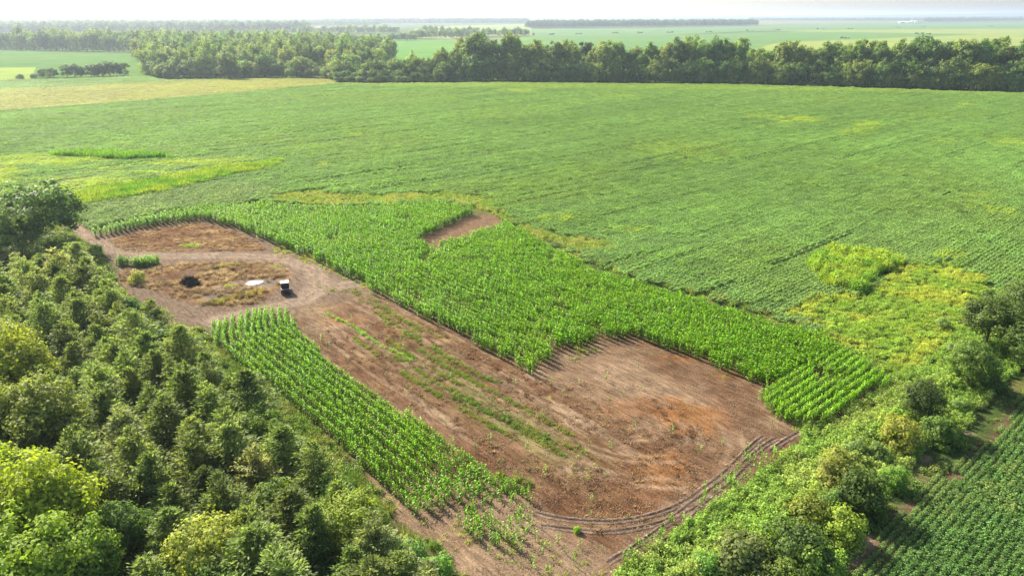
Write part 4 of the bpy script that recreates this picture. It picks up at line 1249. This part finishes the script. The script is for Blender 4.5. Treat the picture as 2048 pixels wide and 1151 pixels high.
# shrubs along the wood's edge
EDGE = [(345, 690, 4.5, DG, 'dark green bushy tree at the plantation edge near the bare ground'), (285, 660, 5.0, (.115, .14, .085), 'pale grey-green bush at the plantation edge by the bare ground'), (255, 625, 4.2, DG, 'dark bush in the plantation corner beside the grey soil'),
        (385, 685, 2.6, (.10, .145, .06), 'light green low shrub before the corn strip head'), (440, 850, 4.2, BG, 'fresh green bush among the plantation trees'), (475, 880, 3.8, (.12, .165, .03), 'yellow-tinged green bush beside the plantation edge'),
        (510, 830, 4.0, DG, 'dark vine-covered bush between plantation and grassy margin'), (420, 755, 3.5, (.065, .11, .05), 'blue-green bush by the grassy margin'), (560, 940, 4.2, (.17, .19, .03), 'yellow-green rambling bush beside the grassy margin'),
        (620, 960, 3.6, (.145, .185, .03), 'rounded yellow-green bush next to the rambling bush'), (655, 1010, 4.2, (.085, .14, .03), 'leafy green bush below the yellow-green bushes'), (580, 1010, 4.4, (.12, .15, .03), 'olive bush under the yellow-green bushes'),
        (500, 960, 4.0, (.09, .13, .035), 'green bush behind the olive bush at the plantation edge'), (700, 1090, 3.8, (.18, .20, .025), 'bright yellow bush near the sparse corn end'), (640, 1100, 4.0, (.075, .105, .04), 'grey-olive bush beside the bright yellow bush'),
        (770, 1095, 3.0, (.09, .15, .05), 'soft green bush at the soil edge near the sparse corn'), (815, 1120, 2.8, (.10, .165, .055), 'light green bush by the soil edge beside the last corn plants'), (870, 1140, 2.6, (.09, .165, .04), 'low green bush where plantation meets bare soil'),
        (740, 1035, 2.6, (.08, .13, .035), 'small green bush before the pale bare soil'), (600, 890, 2.6, (.12, .16, .05), 'small grassy green bush in the margin beside the corn strip'), (690, 1000, 2.6, (.09, .14, .04), 'small round bush in the grassy margin'),
        (560, 1130, 4.5, (.10, .135, .035), 'olive green bush at the foot of the plantation'), (740, 1140, 3.6, (.11, .17, .04), 'fresh green bush beneath the bright yellow bush'),
        (274, 551, 2.5, (.20, .21, .06), 'round golden green shrub beside the dark brush pile'), (1154, 1058, .6, (.13, .22, .02), 'small bright green bush growing on the wheel rut'), (245, 522, 1.8, (.10, .15, .06), 'low grey-green shrub beside the small corn patch'),
        (190, 500, 2.2, (.12, .17, .05), 'green shrub between the dirt track and the plantation')]
for px, py, h, c, lab in EDGE:
    s = h / 3.2
    plant('shrub', lab, 'shrub', None, at(px, py, h), random.choice(SHRUB), SHRUB_T[0], c, (s * 1.05, s * 1.05, s))
# fallen pale tangle in the plantation
# hedgerow on the bank
HEDGE = [(1965, 640, 8.5, 1.1, (.055, .08, .022), 'large dark hedgerow tree at the top of the bank'), (2045, 610, 8.5, 1.15, (.06, .09, .025), 'dark hedgerow tree behind the large one at the bank top'), (2050, 690, 7, 1.0, (.05, .08, .022), 'dark green tree on the field side of the bank top'),
         (1925, 725, 6.5, 1.0, (.075, .115, .028), 'rounded green hedgerow tree below the large dark tree'), (1870, 640, 2.2, 1.2, (.12, .17, .05), 'light green bush at the meadow side of the hedgerow'), (1900, 690, 3.0, 1.2, (.10, .135, .05), 'olive bush in front of the rounded hedgerow tree'),
         (1825, 800, 5.5, .85, (.045, .065, .022), 'narrow dark tree in the middle of the hedgerow'), (1780, 860, 3.6, 1.15, (.155, .165, .035), 'yellow-olive vine-covered bush beside the narrow dark tree'), (1865, 855, 3.2, 1.1, (.075, .12, .03), 'large-leaved green bush on the field side of the narrow dark tree'),
         (1905, 800, 2.6, 1.2, (.10, .155, .04), 'fresh green bush above the bare path by the soybeans'), (1660, 945, 5.5, 1.05, (.125, .135, .035), 'golden-olive hedgerow tree halfway along the bank'), (1700, 975, 4.6, .95, (.045, .07, .02), 'dark shaded bush behind the golden-olive tree'),
         (1770, 950, 3.0, 1.2, (.085, .15, .03), 'bright green bush between the bank and the soybean rows'), (1600, 1010, 5.0, 1.0, (.11, .13, .028), 'olive-brown bushy tree lower on the bank'), (1670, 1045, 4.2, 1.1, (.135, .18, .03), 'yellow-green bush on the soybean side of the bank'),
         (1640, 1000, 3.2, 1.0, (.09, .14, .045), 'green bush between the olive-brown and yellow-green bushes'), (1475, 1095, 5.2, 1.25, (.08, .10, .035), 'broad grey-olive bush at the foot of the bank'), (1580, 1090, 4.6, 1.05, (.055, .085, .025), 'dark green bush behind the broad grey-olive bush'),
         (1610, 1125, 3.6, 1.1, (.10, .155, .03), 'leafy lime green bush beside the dark bush at the bank foot'), (1400, 1120, 3.0, 1.2, (.09, .165, .035), 'bright leafy mound beside the broad grey-olive bush'), (1540, 1150, 4.0, 1.1, (.085, .115, .03), 'olive bush at the lowest end of the bank'),
         (1740, 900, 2.6, 1.1, (.08, .12, .035), 'small green bush in the gap of the hedgerow'), (1960, 745, 3.2, 1.2, (.06, .095, .028), 'dark low bush below the rounded hedgerow tree'), (1690, 890, 2.4, 1.2, (.11, .16, .06), 'pale green weed mound on the bank above the golden-olive tree')]
for px, py, h, wf, c, lab in HEDGE:
    px, py, h = px + 18, py + 6, h * (1.0 if 'dark' in lab else .8)
    small = h < 5.0
    lib = SHRUB if small else BROAD
    s = h / (3.2 if small else 9.0)
    k = 1.0 if small else 1.25
    plant('shrub' if small else 'hedgerow_tree', lab, 'shrub' if small else 'tree', 'hedgerow on the bank', at(px, py, h), random.choice(lib), SHRUB_T[0] if small else random.choice(BROAD_T), c, (s * wf * k * .92, s * wf * k * .92, s))

# riverside tree line behind the soybeans
def top_h(base, top):
    return max(4.0, (base - top) / (base - 32.5) * CAM_H)
BASEL = [(600, 158), (680, 163), (760, 165), (1000, 163), (1150, 164), (1300, 166), (1500, 168), (1650, 172), (1800, 177), (1950, 182), (2100, 187), (2300, 194)]
TOPL = [(600, 128), (700, 128), (760, 120), (800, 122), (830, 96), (850, 112), (900, 88), (950, 68), (1020, 70), (1060, 84), (1120, 82), (1180, 88), (1235, 76), (1290, 96), (1340, 80), (1400, 74), (1450, 78), (1500, 86), (1560, 80), (1600, 84), (1680, 78), (1750, 82), (1800, 78), (1900, 80), (1960, 76), (2048, 82), (2300, 85)]
bx, by = zip(*BASEL)
tx_, ty_ = zip(*TOPL)
def treeline(x0, x1, step, off, jitter, name, lab, group, lib, tlib, hlib, hfac, wf, cols, hmax=99):
    px = x0
    while px < x1:
        q = px + random.uniform(-.3, .3) * step
        b = np.interp(q, bx, by)
        h = top_h(b, np.interp(q, tx_, ty_)) * hfac * random.uniform(.80, 1.08)
        h = min(h, hmax * random.uniform(.8, 1.1))
        g = G(q, b)
        g = g * (1 + (off + random.uniform(0, jitter)) / np.linalg.norm(g))
        s = h / hlib
        w = min(1.25, max(.75, s)) * wf * random.uniform(.85, 1.2)
        c = jit(random.choice(cols), 1, .13, .03)[0]
        plant(name, tone(c) + ' ' + lab, 'tree', group + ', ' + tone(c), g, random.choice(lib), random.choice(tlib), c, (w, w, s))
        px += step
TC = [(.080, .124, .036), (.098, .138, .038), (.064, .108, .034), (.116, .148, .040)]
L1 = 'tall leafy tree in the riverside tree line behind the soybean field'
L2 = 'low rounded tree at the foot of the riverside tree line'
treeline(880, 2230, 25, 14, 8, 'tall_tree', L1, 'tree line behind the soybeans', TALL, TALL_T, 27, 1.0, .95, TC)
treeline(890, 2230, 31, 28, 12, 'tall_tree', L1, 'tree line behind the soybeans', TALL, TALL_T, 27, .98, 1.0, TC)
treeline(675, 2230, 14, 0, 3, 'low_tree', L2, 'low trees along the tree line', MIDT, MIDT_T, 14, .36, .80, TC)
treeline(675, 2230, 18, 5, 6, 'low_tree', L2, 'low trees along the tree line', MIDT, MIDT_T, 14, .62, 1.0, TC)
treeline(690, 900, 24, 14, 14, 'low_tree', L2, 'low trees along the tree line', MIDT, MIDT_T, 14, .95, .95, TC)
# wood block left of the gap
WOOD = GP([(298, 148), (330, 156), (450, 157), (560, 155), (640, 156), (690, 160), (765, 138), (785, 118), (700, 104), (560, 96), (400, 92), (290, 92), (268, 104)])
front = GP([(300, 150), (330, 156.5), (450, 157.5), (560, 155.5), (645, 157.5), (690, 161)])
sg = np.linalg.norm(np.diff(front, axis=0), axis=1); cs = np.concatenate([[0], np.cumsum(sg)])
for t in np.arange(0, cs[-1], 7.0):
    for off, hh in ((2, (6, 10)), (9, (9, 14))):
        p = np.array([np.interp(t + random.uniform(-2, 2), cs, front[:, 0]), np.interp(t, cs, front[:, 1])])
        p = p * (1 + (off + random.uniform(0, 4)) / np.linalg.norm(p))
        s = random.uniform(*hh) / 14
        w = min(1.2, s * 1.25)
        plant('wood_edge_tree', 'rounded bushy tree on the edge of the wood beside the yellowing field', 'tree', 'trees on the wood edge', p, random.choice(MIDT), random.choice(MIDT_T), jit(random.choice(TC), 1, .13)[0], (w, w, s))
for p in spaced(WOOD, 17.4, 2600):
    px, py = PX(p[0], p[1])
    dd = float(sdist(np.array(p[0]), np.array(p[1]), WOOD))
    h = 15 + 9 * float(ss(12, 60, np.array(dd))) + 5 * float(ss(140, 120, np.array(py))) if False else 14 + 10 * float(ss(8, 70, np.array(np.linalg.norm(p) - 560)))
    h *= random.uniform(.85, 1.15)
    s = h / 14
    c = jit(random.choice(TC), 1, .13)[0]
    plant('wood_tree', tone(c) + ' full crowned tree inside the wood beyond the yellowing field', 'tree', 'trees in the wood, ' + tone(c), p, random.choice(MIDT), random.choice(MIDT_T), c, (1.25 + .25 * s - .3, 1.25 + .25 * s - .3, s))
# tree line far left
def far_row(px0, px1, b0, b1, top0, top1, step, depth, lab, group, name, cols=TC, lib=MIDT, hl=14, wf=1.35, jt=.12):
    px = px0
    while px < px1:
        f = (px - px0) / max(1, px1 - px0)
        b = b0 + (b1 - b0) * f
        h = top_h(b, top0 + (top1 - top0) * f) * random.uniform(.82, 1.1)
        g = G(px, b)
        g = g * (1 + random.uniform(0, depth) / np.linalg.norm(g))
        s = h / hl
        w = (s ** .6) * wf * random.uniform(.85, 1.15)
        plant(name, lab, 'tree', group, g, random.choice(lib), random.choice(MIDT_T), jit(random.choice(cols), 1, .13)[0], (w, w, s))
        px += step * random.uniform(.7, 1.3)
lab = 'tall hazy tree in the far tree line beyond the left green field'
far_row(-110, 285, 97, 105, 60, 64, 15, 14, lab, 'far left tree line', 'far_tree', wf=1.1)
far_row(-110, 290, 95, 101, 54, 60, 15, 30, lab, 'far left tree line', 'far_tree', wf=1.2)
far_row(-110, 290, 92, 97, 56, 60, 20, 40, lab, 'far left tree line', 'far_tree', wf=1.3)
# short row of trees in the left field
for px, py, top, w in [(88, 155, 133, 1), (108, 154, 136, .8), (135, 154, 129, 1), (150, 154, 127, 1), (163, 153.5, 130, .8), (183, 153, 124, 1), (195, 152.5, 123, .9), (207, 152, 122, 1), (221, 151.5, 121.5, 1), (234, 151, 121, 1), (246, 150.5, 120.5, .9)]:
    h = top_h(py, top)
    s = h / 14
    plant('field_tree', 'dark tree in the short row standing in the left green field', 'tree', 'short tree row in the left field', G(px, py), random.choice(MIDT), random.choice(MIDT_T), jit((.05, .08, .03), 1)[0], (.85 * w, .85 * w, s))
for px, py, h, lab in [(40, 157.5, 3.2, 'single dark bush left of the short tree row in the field'), (68, 156, 3.0, 'low bush at the end of the short tree row')]:
    plant('shrub', lab, 'shrub', None, G(px, py), random.choice(SHRUB), SHRUB_T[0], (.05, .08, .03), (h / 3.2 * 1.4, h / 3.2 * 1.4, h / 3.2))
# scattered trees beyond the gap
lab = 'hazy tree in the tree clumps beyond the riverside gap'
far_row(778, 832, 82, 81, 66, 64, 9, 20, lab, 'tree clumps beyond the gap', 'distant_tree', wf=1.2)
far_row(822, 935, 77, 76, 60, 58, 9, 40, lab, 'tree clumps beyond the gap', 'distant_tree', wf=1.1)
far_row(850, 880, 68, 68, 50, 50, 12, 40, lab, 'tree clumps beyond the gap', 'distant_tree', wf=1.2)
far_row(905, 1058, 73.5, 71.5, 58, 55, 9, 30, lab, 'tree clumps beyond the gap', 'distant_tree', wf=1.2)
far_row(590, 800, 68, 67, 52, 50, 10, 60, lab, 'tree clumps beyond the gap', 'distant_tree', wf=1.5)
far_row(560, 720, 84, 86, 66, 68, 10, 60, lab, 'tree clumps beyond the gap', 'distant_tree', wf=1.6)
far_row(884, 960, 70, 70, 52, 52, 15, 60, lab, 'tree clumps beyond the gap', 'distant_tree', wf=1.2)
plant('distant_tree', 'lone small tree standing in the pale field beyond the river', 'tree', None, G(1067, 71.5), MIDT[0], MIDT_T[0], TC[0], (.5, .5, .55))
# far woods: nobody could count these
def band(name, lab, px0, px1, b0, b1, rows, step, hs, depth, cols=(.045, .075, .028)):
    P = []
    for r in range(rows):
        for px in np.arange(px0, px1, step):
            f = (px - px0) / (px1 - px0)
            g = G(px + random.uniform(-.5, .5) * step, b0 + (b1 - b0) * f)
            P.append(g * (1 + (r + random.random()) * depth / np.linalg.norm(g)))
    n = len(P)
    s = rng.uniform(hs[0], hs[1], n) / 22
    scatter(name, FARM, np.array(P), rng.uniform(0, 6.28, n), np.column_stack([s * 1.15, s * 1.15, s]), jit(cols, n, .12), None, lab, 'woodland')
band('distant_woodland', 'dark straight-edged wood block standing in the far flat fields', 1055, 1510, 57, 51.5, 5, 4.5, (20, 29), 40)
band('distant_woodland', 'long hazy wood behind the scattered far trees', 650, 1055, 50, 47.5, 4, 4, (24, 32), 50)
band('distant_woodland', 'pale hazy woods spreading beyond the far left tree line', -150, 480, 60, 53, 6, 6, (18, 30), 160)
band('distant_woodland', 'hazy dark wood belt just beyond the far left tree line', -150, 620, 71, 64, 4, 7, (20, 30), 60)
band('distant_woodland', 'thin hazy wood line crossing the plain on the left', -150, 660, 50, 48.5, 3, 5, (18, 30), 120)
band('distant_woodland', 'hazy wood strip far behind the left wood block', 480, 760, 54, 52, 4, 5, (18, 26), 80)
band('distant_woodland', 'hazy wood along the far right horizon', 1850, 2250, 44.5, 40.5, 4, 3.5, (22, 34), 60)
band('distant_woodland', 'faint wood strip behind the farm sheds', 1500, 1860, 42.6, 42.6, 3, 4, (16, 30), 200)
band('distant_woodland', 'faint far wood line on the left horizon', -150, 1060, 44, 43, 4, 5, (16, 30), 400)
band('distant_woodland', 'faint far wood line on the right horizon', 1060, 2250, 40.5, 38, 4, 5, (14, 30), 400)
along_px = [(1100, 70), (1160, 69), (1230, 67.5), (1280, 67), (1340, 66), (1420, 65.2), (1500, 62), (1560, 60.5), (1640, 59), (1700, 58.2), (1792, 55.5), (1850, 55), (1980, 53.5), (1840, 69), (1860, 69.5), (1690, 78)]
P = np.array([G(px + random.uniform(-8, 8), py) for px, py in along_px for _ in range(3)])
n = len(P)
scatter('hedge_bushes', FARM, P, rng.uniform(0, 6.28, n), np.column_stack([rng.uniform(.2, .5, n), rng.uniform(.2, .5, n), rng.uniform(.1, .22, n)]), jit((.05, .09, .03), n), None, 'tiny bushes along the ditches of the far right fields', 'bushes')

# ------------------------------------------------------------------ farm sheds and grain bins far off
plain('white_steel', (.72, .72, .70), .4)
plain('shed_roof', (.78, .78, .76), .35)
plain('shed_door', (.2, .2, .2), .6)
def shed(px, py, L, W, H, lab, rz):
    g = G(px, py)
    e = empty('farm_shed', (g[0], g[1], -.3), rz)
    tag(e, lab, 'shed', 'farm buildings')
    bm = bmesh.new()
    add_box(bm, (0, 0, H / 2), (L, W, H))
    bm_obj('wall', bm, 'white_steel', e)
    bm = bmesh.new()
    for sx in (-1, 1):
        pass
    v = [bm.verts.new(p) for p in ((-L / 2 - 1, -W / 2 - 1, H), (L / 2 + 1, -W / 2 - 1, H), (L / 2 + 1, 0, H + W * .22), (-L / 2 - 1, 0, H + W * .22), (-L / 2 - 1, W / 2 + 1, H), (L / 2 + 1, W / 2 + 1, H))]
    bm.faces.new((v[0], v[1], v[2], v[3])); bm.faces.new((v[3], v[2], v[5], v[4])); bm.faces.new((v[1], v[5], v[2])); bm.faces.new((v[0], v[3], v[4])); bm.faces.new((v[0], v[4], v[5], v[1]))
    bm_obj('roof', bm, 'shed_roof', e)
    bm = bmesh.new()
    add_box(bm, (0, -W / 2 - .1, H * .4), (L * .2, .15, H * .8))
    bm_obj('door', bm, 'shed_door', e)
shed(1804, 46.2, 46, 22, 7, 'long white farm shed with pale roof beside far trees', .1)
shed(1818, 45.8, 30, 16, 6, 'shorter white farm shed between the long shed and grain bins', -.2)
for px, r, h, lab in [(1824, 8, 13, 'taller white round grain bin beside the farm sheds'), (1831, 9, 11, 'wider white round grain bin next to the far trees')]:
    g = G(px, 45.8)
    e = empty('grain_bin', (g[0], g[1], -.3))
    tag(e, lab, 'grain bin', 'farm buildings')
    bm = bmesh.new(); add_bar(bm, (0, 0, 0), (0, 0, h), r, r, 24); bm_obj('bin_wall', bm, 'white_steel', e)
    bm = bmesh.new(); add_bar(bm, (0, 0, h), (0, 0, h + r * .55), r * 1.03, .6, 24); bm_obj('bin_roof', bm, 'shed_roof', e)

# ------------------------------------------------------------------ parked utility vehicle
plain('cab_roof', (.66, .63, .58), .35, var=.08)
plain('body_red', (.10, .035, .028), .35, var=.1)
plain('black_plastic', (.018, .018, .02), .55, var=.2)
plain('tube_steel', (.02, .02, .022), .35, .3)
plain('bright_rail', (.45, .43, .40), .35, .5)
plain('rubber', (.02, .019, .018), .85)
plain('wheel_rim', (.12, .12, .125), .4, .7)
plain('seat_vinyl', (.025, .024, .024), .6)
plain('amber_lens', (.5, .06, .03), .2)
water_mat('screen_glass', (.03, .035, .04), .05)
def utv():
    g = G(571.5, 584)
    e = empty('utility_vehicle', (float(g[0]), float(g[1]), 0.03), R(20))
    tag(e, 'dark side-by-side utility vehicle with pale roof parked on the dirt track', 'utility vehicle')
    def box(nm, mat, c, s, parent=e, bev=.03, rot=None):
        bm = bmesh.new()
        add_box(bm, c, s, rot, bev)
        return bm_obj(nm, bm, mat, parent)
    # +y is the nose
    box('chassis', 'black_plastic', (0, 0, .42), (1.1, 2.6, .2))
    bm = bmesh.new()
    add_box(bm, (0, 1.05, .78), (1.2, .75, .34), Matrix.Rotation(R(-10), 3, 'X'), .08)
    hood = bm_obj('hood', bm, 'body_red', e)
    for sx in (-1, 1):
        box('headlight', 'bright_rail', (sx * .42, 1.44, .74), (.24, .05, .12), hood, .02)
    box('front_bumper', 'tube_steel', (0, 1.55, .5), (1.1, .1, .22))
    for sx in (-1, 1):
        box('side_panel', 'body_red', (sx * .70, .1, .52), (.07, 1.1, .3))
        for y in (1.0, -1.0):
            bm = bmesh.new()
            for i in range(6):
                a, b = math.pi * i / 6, math.pi * (i + 1) / 6
                p0 = (sx * .66, y + .42 * math.cos(a), .36 + .42 * math.sin(a)); p1 = (sx * .66, y + .42 * math.cos(b), .36 + .42 * math.sin(b))
                m = [(p0[k] + p1[k]) / 2 for k in range(3)]
                add_box(bm, m, (.26, .24, .04), Matrix.Rotation((a + b) / 2 + math.pi / 2, 3, 'X'))
            bm_obj('fender', bm, 'body_red', e)
            w = empty('wheel', (sx * .66, y, .33)); w.parent = e
            bm = bmesh.new(); bmesh.ops.create_cone(bm, cap_ends=True, segments=20, radius1=.33, radius2=.33, depth=.26)
            bmesh.ops.bevel(bm, geom=[ed for ed in bm.edges if abs(ed.verts[0].co.z - ed.verts[1].co.z) < 1e-4], offset=.05, segments=2, affect='EDGES')
            bmesh.ops.rotate(bm, cent=(0, 0, 0), matrix=Matrix.Rotation(R(90), 3, 'Y'), verts=bm.verts)
            bm_obj('tyre', bm, 'rubber', w)
            bm = bmesh.new(); bmesh.ops.create_cone(bm, cap_ends=True, segments=14, radius1=.19, radius2=.17, depth=.275)
            bmesh.ops.rotate(bm, cent=(0, 0, 0), matrix=Matrix.Rotation(R(90), 3, 'Y'), verts=bm.verts)
            bm_obj('rim', bm, 'wheel_rim', w)
    s = box('seat', 'seat_vinyl', (0, -.1, .78), (1.2, .48, .18))
    box('seat_back', 'seat_vinyl', (0, -.36, 1.08), (1.2, .12, .5), e, .04, Matrix.Rotation(R(8), 3, 'X'))
    box('dashboard', 'black_plastic', (0, .62, 1.0), (1.2, .22, .22))
    bm = bmesh.new()
    for i in range(12):
        a, b = 6.2832 * i / 12, 6.2832 * (i + 1) / 12
        add_bar(bm, (-.3 + .17 * math.cos(a), .42, 1.12 + .17 * math.sin(a)), (-.3 + .17 * math.cos(b), .42, 1.12 + .17 * math.sin(b)), .018)
    add_bar(bm, (-.3, .42, 1.12), (-.3, .6, 1.02), .02)
    bm_obj('steering_wheel', bm, 'black_plastic', e)
    for sx in (-1, 1):
        bm = bmesh.new()
        add_bar(bm, (sx * .64, .75, .9), (sx * .62, .42, 1.84), .028); add_bar(bm, (sx * .62, .42, 1.84), (sx * .62, -.62, 1.86), .028); add_bar(bm, (sx * .62, -.62, 1.86), (sx * .66, -.55, .62), .028)
        bm_obj('roll_cage', bm, 'tube_steel', e)
    bm = bmesh.new(); add_bar(bm, (-.62, -.62, 1.84), (.62, -.62, 1.84), .025); add_bar(bm, (-.63, -.58, 1.25), (.63, -.58, 1.25), .025); bm_obj('cross_bar', bm, 'tube_steel', e)
    box('roof', 'cab_roof', (0, -.1, 1.9), (1.42, 1.4, .07), e, .03)
    box('windscreen', 'screen_glass', (0, .60, 1.38), (1.2, .015, .88), e, 0, Matrix.Rotation(R(19), 3, 'X'))
    box('cab_opening_shade', 'black_plastic', (0, -.60, 1.48), (1.2, .02, .62), e, 0)  # dark sheet standing in for the shade inside the cab's open back
    bed = empty('cargo_bed', (0, -1.12, .72)); bed.parent = e
    box('bed_floor', 'black_plastic', (0, 0, 0), (1.32, .98, .06), bed, .01)
    for sx in (-1, 1):
        box('bed_side', 'black_plastic', (sx * .66, 0, .17), (.05, .98, .32), bed, .015)
        box('bed_rail', 'bright_rail', (sx * .69, 0, .35), (.07, .98, .045), bed, .015)
    box('tailgate', 'black_plastic', (0, -.50, .16), (1.3, .05, .34), bed, .015)
    box('tailgate_rail', 'bright_rail', (0, -.50, .36), (1.3, .05, .03), bed, .01)
    for sx in (-1, 1):
        box('tail_light', 'amber_lens', (sx * .55, -1.66, .62), (.12, .04, .08), e, .01)
    box('rear_bumper', 'tube_steel', (0, -1.66, .42), (1.1, .07, .1), e, .02)
utv()

# ------------------------------------------------------------------ brush pile
def brush():
    g = G(379, 568)
    e = empty('brush_pile', (float(g[0]), float(g[1]), 0.02))
    tag(e, 'dark heap of cut branches and roots on the bare ground beside the puddles', 'brush pile')
    bm = bmesh.new()
    for _ in range(420):
        a = random.uniform(0, 6.283); r = abs(random.gauss(0, .55))
        r = min(r, 1.1)
        x, y = 1.9 * r * math.cos(a), 1.5 * r * math.sin(a)
        zt = 1.35 * max(0.05, 1 - r * r * .8)
        z = random.uniform(0.05, zt)
        dr = Vector((random.gauss(0, 1), random.gauss(0, 1), random.gauss(0, .6))).normalized() * random.uniform(.3, .8)
        p = Vector((x, y, z))
        if (p - dr).z < .02 or (p + dr).z < .02:
            dr.z = abs(dr.z) * .1
        add_bar(bm, p - dr, p + dr, random.uniform(.02, .045), .012, 4)
    o = bm_obj('twigs', bm, 'twig_bark', e)
    o['kind'] = 'stuff'
    for _ in range(16):
        a = random.uniform(0, 6.283)
        bm = bmesh.new()
        p = Vector((1.5 * math.cos(a) * random.random(), 1.2 * math.sin(a) * random.random(), random.uniform(.2, .9)))
        q = p + Vector((random.gauss(0, 1.1), random.gauss(0, 1.0), random.uniform(.1, .5)))
        add_bar(bm, p, p.lerp(q, .5) + Vector((0, 0, .1)), .09, .06, 6)
        add_bar(bm, p.lerp(q, .5) + Vector((0, 0, .1)), q, .06, .025, 6)
        bm_obj('branch', bm, 'twig_bark', e)
    bm = bmesh.new()
    bmesh.ops.create_icosphere(bm, subdivisions=3, radius=1)
    for v in bm.verts:
        k = .85 + .3 * float(vnoise(np.float64(v.co.x * 3 + 5), np.float64(v.co.y * 3 + v.co.z * 2), 4))
        v.co = Vector((v.co.x * 1.7 * k, v.co.y * 1.3 * k, max(-.05, v.co.z * .95 * k)))
    bm_obj('root_heap', bm, 'twig_bark', e)
brush()

# ------------------------------------------------------------------ haze over the plain
def haze():
    bm = bmesh.new()
    add_box(bm, (0, (S - 2500) / 2, 62.0), (2 * S + 400, S + 2900, 127.0))
    m, nt, out = nodes_of('haze_air')
    v = N(nt, 'ShaderNodeVolumePrincipled')
    v.inputs['Color'].default_value = (.56, .66, .78, 1)
    v.inputs['Density'].default_value = 0.00012
    v.inputs['Anisotropy'].default_value = 0.45
    nt.links.new(v.outputs[0], out.inputs['Volume'])
    o = bm_obj('haze', bm, 'haze_air')
    tag(o, 'pale summer haze hanging over the whole plain', 'haze', None, 'stuff')
haze()
